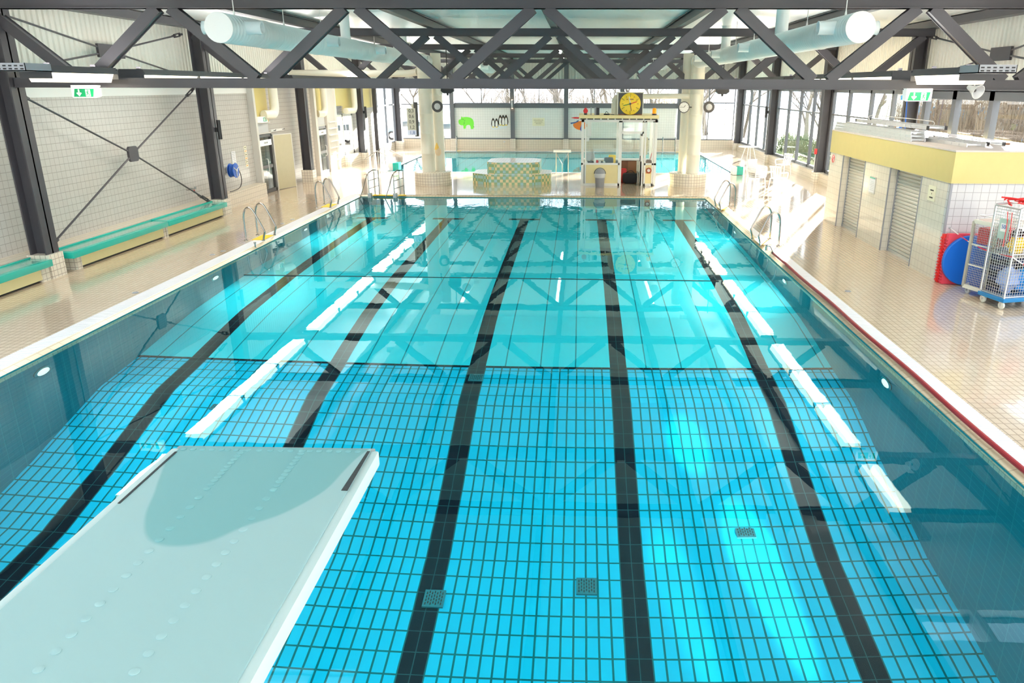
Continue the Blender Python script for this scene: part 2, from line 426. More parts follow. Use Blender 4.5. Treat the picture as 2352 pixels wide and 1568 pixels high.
LC, LS, LW = -1.76, 2.4735, 0.1455
PROF = [(1.2, -3.8), (6.0, -3.8), (8.3, -3.74), (9.5, -3.45), (10.4, -3.1), (11.3, -2.70), (12.45, -2.58), (14.6, -2.1), (17.0, -1.9), (20.0, -1.82), (24.3, -1.8), (24.55, -1.8), (27.05, -1.75)]
def pz(y):
    for (a, za), (b, zb) in zip(PROF, PROF[1:]):
        if y <= b: return za+(zb-za)*(y-a)/(b-a)
    return PROF[-1][1]
for k_ in ('poolfloor', 'poolblack'):
    for q in M[k_].node_tree.nodes:
        if q.type == 'MATH' and q.operation == 'ADD' and abs(q.inputs[1].default_value-50.02) < 1e-4: q.inputs[1].default_value = 350*LW+1.76
for q in M['poolshallow'].node_tree.nodes:
    if q.type == 'MATH' and q.operation == 'ADD' and abs(q.inputs[1].default_value-50.02) < 1e-4: q.inputs[1].default_value = 80*0.62+1.76
    if q.type == 'TEX_BRICK': q.inputs['Brick Width'].default_value = LS/4
pb = MB()
edges = [W1[0]]
for k in range(-2, 3): edges += [LC+k*LS-LW, LC+k*LS+LW]
edges.append(W1[1])
for (ya, za), (yb, zb) in zip(PROF, PROF[1:]):
    for i, (xa, xb) in enumerate(zip(edges, edges[1:])):
        lane = i % 2 == 1
        if lane and ya < 24.5: mi = 2
        elif not lane and abs(ya-24.3) < 0.01: mi = 3
        else: mi = 0 if yb <= 12.5 else 1
        if mi == 3:      # cross bar of the T at the end of each lane line
            for c0, c1 in ((xa, xa+.36 if i else xa), (xb-.36 if i < 10 else xb, xb)):
                if c1 > c0: pb.quad((c0, ya, za), (c1, ya, za), (c1, yb, zb), (c0, yb, zb), 2)
            l, r = (xa+.36 if i else xa), (xb-.36 if i < 10 else xb)
            pb.quad((l, ya, za), (r, ya, za), (r, yb, zb), (l, yb, zb), 1)
        else: pb.quad((xa, ya, za), (xb, ya, za), (xb, yb, zb), (xa, yb, zb), mi)
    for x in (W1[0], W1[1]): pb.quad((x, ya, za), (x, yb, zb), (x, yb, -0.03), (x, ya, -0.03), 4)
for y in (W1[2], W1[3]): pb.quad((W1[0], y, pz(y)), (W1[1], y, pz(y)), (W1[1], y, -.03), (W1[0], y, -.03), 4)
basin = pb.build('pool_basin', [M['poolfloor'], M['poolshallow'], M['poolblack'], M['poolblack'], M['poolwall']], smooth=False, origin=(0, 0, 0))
basin['kind'] = 'structure'
# step in the floor where the fine tiles begin
struct('trim_1', MB().box(W1[0], W1[1], 12.44, 12.50, -2.59, -2.555), M['poolblack'])

cp = MB()       # beige coping sloping into the water on all four sides
for xo, xi in ((-7.91, -7.76), (4.60, 4.40)):
    cp.add([(xo, P1[2], 0), (xi, P1[2], -.07), (xi, P1[2], -.2), (xo, P1[2], -.2), (xo, P1[3], 0), (xi, P1[3], -.07), (xi, P1[3], -.2), (xo, P1[3], -.2)],
           [(0, 1, 5, 4), (1, 2, 6, 5), (3, 7, 6, 2), (0, 4, 7, 3), (0, 3, 2, 1), (4, 5, 6, 7)])
for yo, yi in ((27.22, 27.03), (0.95, 1.22)):
    cp.add([(W1[0]-.1, yo, 0), (W1[0]-.1, yi, -.07), (W1[0]-.1, yi, -.2), (W1[0]-.1, yo, -.2), (W1[1]+.1, yo, 0), (W1[1]+.1, yi, -.07), (W1[1]+.1, yi, -.2), (W1[1]+.1, yo, -.2)],
           [(0, 1, 5, 4), (1, 2, 6, 5), (3, 7, 6, 2), (0, 4, 7, 3), (0, 3, 2, 1), (4, 5, 6, 7)])
struct('trim_2', cp, M['coping'], smooth=False)
gr = MB()       # white overflow grating: bars across the channel
def grate(x0, x1, y0, y1, along):
    gr.box(x0, x1, y0, y1, -0.06, -0.012)
    if along == 'y':
        n = int((y1-y0)/0.045)
        for i in range(n): gr.box(x0, x1, y0+i*.045, y0+i*.045+.03, -0.012, 0.001)
    else:
        n = int((x1-x0)/0.045)
        for i in range(n): gr.box(x0+i*.045, x0+i*.045+.03, y0, y1, -0.012, 0.001)
grate(-8.22, -7.91, 0.95, 27.35, 'y'); grate(4.60, 4.82, 0.95, 27.35, 'y')
struct('trim_3', gr, M['grating'], smooth=False)
struct('trim_4', MB().box(-7.91, 4.60, 27.22, 27.35, -.06, -.004).box(-8.22, 4.82, 0.8, 0.95, -.06, -.004), M['dkgrey'], smooth=False)

wt = MB()
wt.quad((W1[0]-.06, W1[2]-.06, -.05), (W1[1]+.06, W1[2]-.06, -.05), (W1[1]+.06, W1[3]+.05, -.05), (W1[0]-.06, W1[3]+.05, -.05))
water = wt.build('pool_water', M['water'], smooth=False)
tag(water, 'clear turquoise water filling the long lane pool', 'water'); water['kind'] = 'stuff'

# shallow teaching pool beyond the island
tp = MB()
x0, x1, y0, y1 = P2; zb = -1.1
tp.quad((x0, y0, zb), (x1, y0, zb), (x1, y1, zb), (x0, y1, zb), 0)
for a, b in (((x0, y0), (x1, y0)), ((x1, y0), (x1, y1)), ((x1, y1), (x0, y1)), ((x0, y1), (x0, y0))):
    tp.quad((*a, zb), (*b, zb), (*b, 0), (*a, 0), 1)
b2 = tp.build('teaching_pool_basin', [M['poolshallow'], M['poolwall']], smooth=False, origin=(0, 0, 0)); b2['kind'] = 'structure'
struct('trim_5', MB().box(x0, x1, y1, y1+.25, 0, .012).box(x0-.25, x0, y0, y1+.25, 0, .012).box(x1, x1+.25, y0, y1+.25, 0, .012).box(x0-.25, x1+.25, y0-.2, y0, 0, .012), M['grating'], smooth=False)
w2 = MB().quad((x0, y0, -.012), (x1, y0, -.012), (x1, y1, -.012), (x0, y1, -.012)).build('teaching_pool_water', M['water'], smooth=False)
tag(w2, 'pale turquoise water in the shallow pool beyond the tiled island', 'water'); w2['kind'] = 'stuff'

# ---- left wall
wl = MB()
wl.box(XL-.2, XL, YB, 26.95, 0, 3.45)
wl.box(XL-.2, XL, 28.45, 33.3, 0, 3.72)
wl.box(XL-.2, XL, 39.25, 44.1, 0, 2.6)
struct('wall_left', wl, M['walltile'], smooth=False)
def corr(axis, pos, a0, a1, z0, z1, sgn, pitch=0.18, d=0.035):
    """vertical ribbed sheet: profile along x or y, ribs towards sgn"""
    mb = MB(); n = int((a1-a0)/pitch); pr = []
    for i in range(n+1):
        a = a0+i*pitch
        pr += [(a, 0), (a+pitch*.40, 0), (a+pitch*.5, d), (a+pitch*.9, d)]
    pr = [(min(a, a1), q) for a, q in pr]
    vs = []
    for a, q in pr:
        for z in (z0, z1): vs.append((pos+sgn*q, a, z) if axis == 'y' else (a, pos+sgn*q, z))
    mb.add(vs, [(2*i, 2*i+2, 2*i+3, 2*i+1) for i in range(len(pr)-1)])
    if axis == 'y': mb.box(min(pos-sgn*.2, pos-sgn*.005), max(pos-sgn*.2, pos-sgn*.005), a0, a1, z0, z1)
    else: mb.box(a0, a1, min(pos-sgn*.2, pos-sgn*.005), max(pos-sgn*.2, pos-sgn*.005), z0, z1)
    return mb
struct('wall_left', corr('y', XL, YB, YF, 3.74, ZC, 1), M['clad'], smooth=False)
struct('trim_6', MB().box(XL-.2, XL+.02, YB, 26.95, 3.45, 3.74).box(XL-.2, XL+.03, 26.95, YF, 3.70, 3.78), M['white'], smooth=False)
yl = MB().box(XL-.1, XL+.08, 27.1, 28.45, 2.46, 3.7).box(XL-.1, XL+.02, 33.55, 35.0, 2.46, 3.7).box(XL-.1, XL+.02, 36.1, 39.25, 2.46, 3.7).box(XL-.1, XL+.01, 39.25, 44.1, 2.6, 3.7)
struct('wall_left', yl, M['yellow'], smooth=False)
jb = MB().box(XL-.2, -11.2, 26.95, 27.1, .0, 3.7).box(XL-.1, XL+.02, 28.38, 28.45, 0, 2.46).box(XL-.1, XL+.12, 27.1, 28.45, 2.06, 2.10).box(XL-.1, XL+.12, 27.1, 28.45, 2.42, 2.47)
jb.box(XL-.2, -11.25, 33.3, 33.55, 0, 3.7).box(XL-.1, XL+.06, 33.55, 34.9, 2.02, 2.07).box(XL-.1, XL+.06, 33.55, 34.9, 2.42, 2.47).box(XL-.2, -11.27, 34.86, 34.98, 0, 3.7).box(XL-.2, -11.3, 34.98, 36.1, 0, 3.7)
jb.box(XL-.2, XL, 44.1, 44.3, 0, 3.7).box(XL-.2, XL, 48.5, YF, 0, 3.7)
struct('trim_7', jb, M['jamb'], smooth=False)
struct('trim_8', MB().box(XL-.1, XL+.01, 44.3, 48.5, 0, .42).box(XL-.1, XL+.32, 37.45, 39.25, 0, .5).box(XL-.1, XL, 36.1, 37.45, 0, .62), M['plinthtile'], smooth=False)
# tiled ledge along the wall behind the benches
struct('trim_9', MB().box(XL, -10.96, YB, 22.9, 0, .45).box(XL, -11.07, 22.9, 26.9, 0, .45), M['beigewall'], smooth=False)

# ---- right wall
struct('wall_right', corr('y', XR, YB, YF, 3.74, ZC, -1), M['clad'], smooth=False)
struct('baseboard_right', MB().box(9.64, XR+.1, 23.7, YF, 0, .42).box(9.64, XR+.1, YB, 23.7, 0, .42), M['beigewall'], smooth=False)
struct('wall_far', corr('x', YF, XL, XR, 3.74, ZC, -1), M['clad'], smooth=False)
struct('baseboard_far', MB().box(XL, XR, 49.0, YF+.1, 0, .55), M['beigewall'], smooth=False)
struct('wall_far', MB().box(-7.9, 6.0, 49.08, YF+.1, .55, 2.43), M['paneltile'], smooth=False)
tr = MB().box(-7.9, 6.0, 48.98, YF+.1, 2.43, 2.68).box(-7.9, 6.0, 49.02, YF+.1, .55, .63).box(XL, XR, 48.98, YF+.1, 3.62, 3.76).box(XR-.08, XR+.1, YB, YF, 3.60, 3.76)
struct('trim_10', tr, M['steel2'], smooth=False)
struct('wall_back', MB().box(XL-.2, XR+.2, YB-.2, YB, 0, .9), M['walltile'], smooth=False)

def window(n, axis, pos, a0, a1, z0, z1, mull=(), trans=(), fw=.07, md=.12, glass=True, mm='steel2', dark=None):
    w = sthing('window_%d' % n, ((pos, (a0+a1)/2, z0) if axis == 'y' else ((a0+a1)/2, pos, z0)))
    fr = MB()
    def b(mb, p0, p1, q0, q1, d):
        if axis == 'y': mb.box(pos-d/2, pos+d/2, p0, p1, q0, q1)
        else: mb.box(p0, p1, pos-d/2, pos+d/2, q0, q1)
    b(fr, a0, a1, z0, z0+fw, md); b(fr, a0, a1, z1-fw, z1, md); b(fr, a0, a0+fw, z0, z1, md); b(fr, a1-fw, a1, z0, z1, md)
    for u in mull: b(fr, u-fw/2, u+fw/2, z0, z1, md)
    for z in trans: b(fr, a0, a1, z-.03, z+.03, md*.7)
    fr.build('window_frame', M[mm], w, smooth=False)
    g = MB(); b(g, a0+.02, a1-.02, z0+.02, z1-.02, .012)
    # a single sheet: keep just one face so that a pane refracts nothing and reflects once
    g = MB()
    if axis == 'y': g.quad((pos, a0, z0), (pos, a1, z0), (pos, a1, z1), (pos, a0, z1))
    else: g.quad((a0, pos, z0), (a1, pos, z0), (a1, pos, z1), (a0, pos, z1))
    g.build('pane', M['glass'], w, smooth=False)
    return w
# right glazing, bay by bay
window(1, 'y', XR, 40.4, 48.4, .42, 3.62, (42.4, 44.4, 46.4), (2.68,), fw=.11)
window(2, 'y', XR, 31.8, 40.0, .42, 3.62, (33.9, 35.9, 37.9), (2.68,), fw=.11)
window(3, 'y', XR, 23.7, 31.4, .42, 3.62, (25.4, 27.3, 29.5), (2.68,), fw=.12)
window(4, 'y', XR, 15.1, 23.1, .42, 3.62, (17.2, 19.3, 21.2), (), fw=.22, md=.16)
window(5, 'y', XR, 6.6, 14.5, .42, 3.62, (8.6, 10.6, 12.6), (2.68,), fw=.12)
window(6, 'y', XR, YB, 6.3, .42, 3.62, (-1.2, 1.2, 3.8), (2.68,), fw=.12)
# far glazing: two full-height end bays, a clerestory over the tiled panels
window(7, 'x', 49.15, -11.2, -8.0, .55, 3.62, (-9.6,), (2.62,), fw=.05)
window(8, 'x', 49.15, 6.25, 9.5, .55, 3.62, (7.9,), (2.75,), fw=.05)
window(9, 'x', 49.15, -7.9, 6.0, 2.68, 3.62, (-6.1, -2.55, .85, 4.3), (), fw=.04)
window(10, 'y', XL-.05, 36.1, 39.25, .5, 2.46, (37.6,), (), fw=.16, mm='white')
window(11, 'y', XL-.05, 44.3, 48.5, .42, 3.7, (46.4,), (2.62,), fw=.06)
window(12, 'x', YB-.1, XL, XR, .9, ZC, (-7, -3, 1, 5), (3.0,), fw=.1)  # unseen glazed gable, added to let daylight in from behind

# ---- roof with the pair of roof lights just out of view
rf = MB()
SK = (6.0, 8.9, 11.2, 12.05)      # pair of small roof lights
BKS = ((-10.6, -3.6, 2.0, 10.2), (2.4, 8.6, 4.5, 9.4))       # two broad roof lights, unseen, added to brighten the near half of the pool
rf.box(XL-.2, XR+.2, YB-.2, 2.0, ZC, ZC+.25).box(XL-.2, BKS[0][0], 2.0, 10.2, ZC, ZC+.25).box(BKS[0][1], BKS[1][0], 2.0, 10.2, ZC, ZC+.25).box(BKS[1][1], XR+.2, 2.0, 10.2, ZC, ZC+.25)
rf.box(BKS[1][0], BKS[1][1], 2.0, 4.5, ZC, ZC+.25).box(BKS[1][0], BKS[1][1], 9.4, 10.2, ZC, ZC+.25)
rf.box(XL-.2, SK[0], 10.2, YF+.2, ZC, ZC+.25).box(SK[1], XR+.2, 10.2, YF+.2, ZC, ZC+.25).box(SK[0], SK[1], 10.2, SK[2], ZC, ZC+.25).box(SK[0], SK[1], SK[3], YF+.2, ZC, ZC+.25)
rf.box(7.38, 7.50, SK[2], SK[3], ZC, ZC+.25)
struct('ceiling', rf, M['ceil'], smooth=False)
for n_, BK in zip((14, 15), BKS):
    w = sthing('window_%d' % n_, ((BK[0]+BK[1])/2, 6.4, ZC+.2))
    fb = MB()
    for i in range(4): fb.box(BK[0]+i*(BK[1]-BK[0])/3-.05, BK[0]+i*(BK[1]-BK[0])/3+.05, BK[2], BK[3], ZC+.12, ZC+.25)
    for j in range(3): fb.box(BK[0], BK[1], BK[2]+j*(BK[3]-BK[2])/2-.05, BK[2]+j*(BK[3]-BK[2])/2+.05, ZC+.12, ZC+.25)
    fb.build('window_frame', M['white'], w, smooth=False)
    MB().quad((BK[0], BK[2], ZC+.2), (BK[1], BK[2], ZC+.2), (BK[1], BK[3], ZC+.2), (BK[0], BK[3], ZC+.2)).build('pane', M['glass'], w, smooth=False)
w = sthing('window_13', (7.4, 11.6, ZC+.2))
MB().box(6.0, 8.9, 11.2, 11.25, ZC+.15, ZC+.25).box(6.0, 8.9, 12.0, 12.05, ZC+.15, ZC+.25).build('window_frame', M['steel2'], w, smooth=False)
MB().quad((6.0, 11.2, ZC+.2), (8.9, 11.2, ZC+.2), (8.9, 12.05, ZC+.2), (6.0, 12.05, ZC+.2)).build('pane', M['glass'], w, smooth=False)

# ---- doors in the left wall
def leafdoor(n, y0, y1, z1, x, frame, handle_y):
    d = sthing('door_%d' % n, (x, (y0+y1)/2, 0))
    fr = MB().box(x-.05, x+.05, y0, y0+.09, 0, z1).box(x-.05, x+.05, y1-.09, y1, 0, z1).box(x-.05, x+.05, y0, y1, z1-.1, z1).box(x-.05, x+.05, y0, y1, 0.01, .12).box(x-.03, x+.03, y0, y1, .86, .98)
    fr.build('door_frame', frame, d, smooth=False)
    MB().quad((x, y0, 0), (x, y1, 0), (x, y1, z1), (x, y0, z1)).build('pane', M['kglass'], d, smooth=False)
    h = MB().tube(smoothpath([(x+.05, handle_y, .75), (x+.12, handle_y, .78), (x+.13, handle_y, .98), (x+.12, handle_y, 1.18), (x+.05, handle_y, 1.2)]), .014, 8)
    h.build('door_handle', M['white'], d)
    pl = MB().box(x+.05, x+.06, y0+.1, y1-.12, 1.66, 1.86).build('door_sign', M['signwhite'], d, smooth=False)
    tx = MB()
    for i in range(5): tx.box(x+.06, x+.063, (y0+y1)/2-.16+i*.07, (y0+y1)/2-.12+i*.07, 1.73, 1.79)
    tx.build('lettering', M['ink'], pl, smooth=False)
    return d
leafdoor(1, 27.15, 28.38, 2.05, XL+.1, M['dkgrey'], 27.62)
leafdoor(2, 33.58, 34.84, 2.02, XL+.04, M['grey'], 34.4)
# the corridor seen through the first door and the porch behind the second
for (ya, yb, d_, nm) in ((26.95, 28.6, 1.8, 'plinthtile'), (33.3, 35.1, 2.2, 'ltgrey')):
    x_ = XL-.2
    struct('wall_left', MB().box(x_-d_-.1, x_-d_, ya, yb, 0, 2.6).box(x_-d_, x_, ya-.1, ya, 0, 2.6).box(x_-d_, x_, yb, yb+.1, 0, 2.6), M[nm], smooth=False)
    struct('ceiling', MB().box(x_-d_, x_, ya, yb, 2.6, 2.7), M['white'], smooth=False)
    struct('floor', MB().box(x_-d_, x_, ya, yb, -.1, 0), M['deck'], smooth=False)
struct('trim_11', MB().box(XL-.02, XL+.06, 27.15, 28.38, 2.1, 2.42).box(XL-.02, XL+.04, 33.6, 34.84, 2.07, 2.42), M['ltgrey'], smooth=False)
# ------------------------------------------------------------------ steelwork
TRY = [14.82, 22.65, 31.05, 39.4, 48.0]
NX = [-0.75+3.42*k for k in range(-3, 4)]
TL = ['nearest dark steel roof truss crossing the whole top of the view', 'second dark roof truss from the springboard, behind the white duct ends',
      'third dark roof truss from the springboard, above the far edge of the lane pool', 'fourth dark roof truss, above the shallow pool',
      'farthest dark roof truss, standing against the white cladding of the far wall']
for y, lab in zip(TRY, TL):
    t = thing('roof_truss', lab, 'truss', (-.75, y, 3.66), 'roof trusses across the hall')
    MB().box(-10.9, 9.65, y-.1, y+.1, 5.02, 5.21).box(-10.9, 9.65, y-.13, y+.13, 5.02, 5.035).box(-10.9, 9.65, y-.13, y+.13, 5.2, 5.215).build('top_chord', M['steel'], t, smooth=False)
    MB().box(-10.6, 9.55, y-.1, y+.1, 3.66, 3.83).box(-10.6, 9.55, y-.13, y+.13, 3.655, 3.67).build('bottom_chord', M['steel'], t, smooth=False)
    for k in range(6):
        xt, xb, xn = NX[k], (NX[k]+NX[k+1])/2, NX[k+1]
        for a, b in (((xt+.12, 5.03), (xb-.14, 3.82)), ((xn-.12, 5.03), (xb+.14, 3.82))):
            d = MB().bar((a[0], y, a[1]), (b[0], y, b[1]), .13, .20, (0, 1, 0)).bar((a[0], y-.07, a[1]), (b[0], y-.07, b[1]), .02, .215, (0, 1, 0))
            # bar(): width lies in the truss plane, height across it
            d = MB(); dx = Vector((b[0]-a[0], 0, b[1]-a[1])).normalized(); nx = Vector((dx.z, 0, -dx.x))
            for w, y0, y1 in ((.19, -.09, -.072), (.19, .072, .09), (.16, -.072, .072)):
                A = Vector((a[0], y, a[1])); B = Vector((b[0], y, b[1]))
                vs = [p+nx*(s*w/2)+Vector((0, q, 0)) for p in (A, B) for q in (y0, y1) for s in (-1, 1)]
                d.add(vs, [(0, 1, 3, 2), (4, 6, 7, 5), (0, 4, 5, 1), (2, 3, 7, 6), (0, 2, 6, 4), (1, 5, 7, 3)])
            d.build('diagonal', M['steel'], t, smooth=False)
PUX = [('leftmost', NX[1]), ('second from left', NX[2]), ('middle', NX[3]), ('second from right', NX[4]), ('rightmost', NX[5])]
for nm, x in PUX:
    MB().box(x-.02, x+.02, YB+.02, YF-.02, 5.22, 5.44).box(x-.09, x+.09, YB+.02, YF-.02, 5.217, 5.24).box(x-.09, x+.09, YB+.02, YF-.02, 5.415, 5.44).build('purlin', M['steel'], smooth=False, cat='beam', label='%s of the five dark purlins running along under the ceiling' % nm, group='purlins under the ceiling')
MB().box(-11.2, -10.9, YB, YF, 5.23, 5.42).build('eave_beam', M['steel'], smooth=False, cat='beam', label='dark beam along the top of the left wall under the ceiling')
MB().box(9.5, 9.8, YB, YF, 5.23, 5.42).build('eave_beam', M['steel'], smooth=False, cat='beam', label='dark beam along the top of the right wall under the ceiling')

def hcol(x, y, lab, plinth=True, tz=5.2, w=.38, dpt=.34, pz0=.48, side=1):
    t = thing('steel_column', lab, 'column', (x, y, 0), 'dark steel columns along the walls')
    h = w/2
    MB().box(x-dpt/2, x-dpt/2+.03, y-h, y+h, pz0, tz).box(x+dpt/2-.03, x+dpt/2, y-h, y+h, pz0, tz).box(x-dpt/2, x+dpt/2, y-.02, y+.02, pz0, tz).build('shaft', M['steel'], t, smooth=False)
    if plinth: MB().box(x-dpt/2-.06, x+dpt/2+.05, y-.22, y+.22, 0, pz0).build('plinth', M['plinthtile'], t, smooth=False)
    return t
hcol(-10.79, 14.82, 'near left dark column between the teal benches')
hcol(-10.79, 22.65, 'left dark column beside the blue hose reel')
hcol(-10.97, 31.05, 'left dark column beyond the open beige door leaf', w=.36)
hcol(-11.05, 39.45, 'left dark column beside the low tiled sill, with a small black wall lamp', w=.36)
hcol(-11.15, 48.2, 'dark column in the far left corner of the hall', w=.34)
hcol(9.72, 14.82, 'right dark column behind the wire cages', w=.36)
hcol(9.62, 23.4, 'right dark column with the blue broom handle, behind the yellow kiosk', w=.36)
hcol(9.68, 31.6, 'right dark column with the small red hammer on it', w=.40, pz0=.44)
hcol(9.68, 40.2, 'middle dark column in the right-hand glass wall', w=.40, pz0=.42)
hcol(9.65, 48.4, 'dark column in the far right corner of the hall', w=.40, pz0=.42)
MB().box(-11.3, -11.1, 42.9, 43.1, .0, 3.7).build('steel_column', M['steel'], smooth=False, cat='column', label='thin dark post on the left wall between the tiled panel and the bright window', group='dark steel columns along the walls')
for x, lab in ((-7.95, 'leftmost dark post of the far wall, left of the hippo'), (-4.2, 'dark post with the warm lamp, right of the penguins'), (-.88, 'dark post right of the cream text sign'), (2.55, 'dark post behind the yellow clock'), (6.12, 'dark post right of the booth on the far wall')):
    t = thing('wall_post', lab, 'column', (x, 49, 0), 'dark posts of the far wall')
    MB().box(x-.13, x+.13, 48.86, 49.0, .58, 5.2).build('shaft', M['steel2'], t, smooth=False)
    MB().box(x-.17, x+.17, 48.84, 49.0, 0, .58).build('plinth', M['plinthtile'], t, smooth=False)

# wind bracing: rods, turnbuckles and a centre plate
def brace(lab, x, ya, za, yb, zb, yc, zc, pw, ph, octo=True):
    t = thing('cross_brace', lab, 'brace', (x, yc, zc))
    for (y, z) in ((ya, za), (ya, zb), (yb, za), (yb, zb)):
        d = Vector((0, yc-y, zc-z)).normalized(); e = Vector((x, y, z))
        r = MB().tube([e+d*.45, (x, yc, zc)], .022, 8).build('rod', M['steel'], t)
        q = MB(); n_ = Vector((0, -d.z, d.y))
        for s in (-1, 1): q.bar(e+d*.10+n_*s*.035, e+d*.46+n_*s*.035, .03, .02, (1, 0, 0))
        q.bar(e, e+d*.14, .05, .06, (1, 0, 0)).bar(e+d*.42, e+d*.50, .05, .08, (1, 0, 0))
        q.build('turnbuckle', M['steel'], r, smooth=False)
    c = .06 if octo else .012
    pl = [(yc-pw+c, zc-ph), (yc+pw-c, zc-ph), (yc+pw, zc-ph+c), (yc+pw, zc+ph-c), (yc+pw-c, zc+ph), (yc-pw+c, zc+ph), (yc-pw, zc+ph-c), (yc-pw, zc-ph+c)]
    MB().prism(pl, x-.03, x+.03, 'x').build('centre_plate', M['steel'], t, smooth=False)
brace('large black cross brace with octagonal plate on the left tiled wall', -11.0, 15.1, .42, 22.45, 3.62, 18.88, 2.1, .20, .18)
brace('cross brace on the left upper ribbed cladding, partly behind the near truss', -11.12, 15.1, 3.92, 22.45, 5.05, 18.9, 4.46, .52, .15, False)
brace('cross brace on the right upper ribbed cladding', 9.75, 15.1, 3.92, 23.1, 5.05, 19.1, 4.44, .45, .15, False)

# ------------------------------------------------------------------ air ducts
def big_duct(x, lab, y0, y1, nozzles, rods, risers, z=4.6, r=.235):
    t = thing('air_duct', lab, 'duct', (x, y0, z-r))
    prof = [(r*.97, y0), (r, y0+.02)]
    y = y0+.02
    while y < y1-.2:
        prof += [(r, y+.07), (r+.004, y+.08), (r, y+.09)]; y += .13
        if int(y*100) % 300 < 13: prof += [(r+.012, y), (r+.012, y+.05), (r, y+.055)]; y += .06
    prof.append((r, y1))
    MB().lathe(prof, (x, 0, z), 28, 'y').build('duct_tube', M['duct'], t)
    MB().lathe([(r*1.01, y0-.012), (r*1.01, y0)], (x, 0, z), 28, 'y').build('end_cap', M['white'], t)
    for (yy, s) in nozzles:
        nzp = MB().lathe([(.115, s*.12), (.105, s*(r+.04)), (.105, s*(r+.24)), (.112, s*(r+.24)), (.112, s*(r+.25)), (.085, s*(r+.25)), (.08, s*(r+.16))], (x, yy, z+.03), 18, 'x', capb=False)
        nzp.build('nozzle', M['duct'], t)
    for yy in rods:
        hr = MB().tube([(x, yy, z+r), (x, yy, ZC)], .008, 6).build('hanger_rod', M['white'], t)
        MB().lathe([(.02, z+r-.01), (.02, z+r+.03), (.008, z+r+.09)], (x, yy, 0), 8).build('rod_clip', M['white'], hr)
    for yy, rr in risers:
        MB().lathe([(rr, z+r*.7), (rr, ZC)], (x, yy, 0), 20).lathe([(rr+.03, ZC-.012), (rr+.03, ZC)], (x, yy, 0), 20).build('riser', M['duct'], t)
    return t
big_duct(-5.93, 'left white spiral air duct with round end cap hung under the ceiling', 13.25, 31.0,
         [(13.75, -1), (13.85, 1), (18.2, 1), (22.5, 1), (26, 1), (28.6, 1), (18.2, -1), (24.0, -1)], [13.9, 16.2, 18.5, 20.8, 23.2, 25.6, 28.0], [(20.4, .12), (27.0, .12)])
big_duct(4.42, 'right white spiral air duct with round end cap hung under the ceiling', 13.1, 31.0,
         [(13.75, -1), (13.7, 1), (20.5, -1), (24.6, -1), (28.2, -1), (20.5, 1)], [13.9, 16.2, 18.4, 21.0, 23.4, 25.8, 28.2], [(18.2, .14), (25.0, .14)])
# shorter duct stubs that continue beyond the round columns
for x, lab in ((-4.9, 'short white duct beyond the left round column'), (3.3, 'short white duct beyond the right round column')):
    t = thing('air_duct', lab, 'duct', (x, 33, 4.3))
    MB().lathe([(.2, 32.2), (.2, 44)], (x, 0, 4.55), 20, 'y').build('duct_tube', M['duct'], t)
    for yy in (33.2, 36, 39):
        MB().lathe([(.1, .1), (.1, .42), (.08, .42)], (x, yy, 4.55), 14, 'x').build('nozzle', M['duct'], t)
    for yy in (33, 37, 41): MB().tube([(x, yy, 4.75), (x, yy, ZC)], .008, 6).build('hanger_rod', M['white'], t)

# round tiled-base supply columns
def round_column(x, y, lab, bx, r2x, r2y):
    t = thing('round_column', lab, 'column', (x, y, 0), 'white round duct columns')
    prof = [(.26, .46)]
    z = .46
    while z < 4.2:
        prof += [(.26, z+.7), (.266, z+.71), (.266, z+.74), (.26, z+.75)]; z += .75
    prof += [(.26, 4.45)]
    MB().lathe(prof, (x, y, 0), 28).tube(smoothpath([(x, y, 4.4), (x, y, 4.55), (x, y-.1, 4.62), (x, y-.5, 4.62)]), .25, 20).build('shaft', M['cream'], t)
    MB().lathe([(.2, .46), (.2, 4.9)], (r2x, r2y, 0), 22).build('rear_pipe', M['cream'], t)
    MB().lathe([(.74, 0), (.74, .47), (.72, .48)], (bx, y+.1, 0), 40).build('podium', M['plinthtile'], t)
    return t
round_column(-5.98, 30.55, 'left white round column on a beige tiled drum', -5.85, -5.62, 31.1)
round_column(4.43, 30.55, 'right white round column on a beige tiled drum', 4.26, 4.12, 31.1)

cd_ = thing('cross_duct', 'beige horizontal pipe from the left wall to the left round column', 'duct', (-8.6, 30.7, 4.0))
MB().tube([(-11.3, 30.75, 4.15), (-7.0, 30.75, 4.15)], .13, 18).build('pipe', M['cream'], cd_)
MB().tube(smoothpath([(-7.0, 30.75, 4.15), (-6.6, 30.72, 4.16), (-6.27, 30.65, 4.20)]), .13, 18).build('elbow', M['cream'], cd_)
bd = thing('booth_duct', 'cream pipe bending from the booth roof to the right round column', 'duct', (1.3, 30.75, 2.65))
MB().tube([(1.32, 30.9, 2.64), (1.32, 30.9, 3.1)], .12, 16).build('pipe', M['cream'], bd)
MB().tube(arc((1.55, 30.9, 3.1), .23, PI, PI/2, 5, (1, 0, 0), (0, 0, 1)), .12, 16).build('elbow', M['cream'], bd)
MB().tube([(1.55, 30.9, 3.33), (4.16, 30.6, 3.36)], .095, 16).build('pipe', M['cream'], bd)

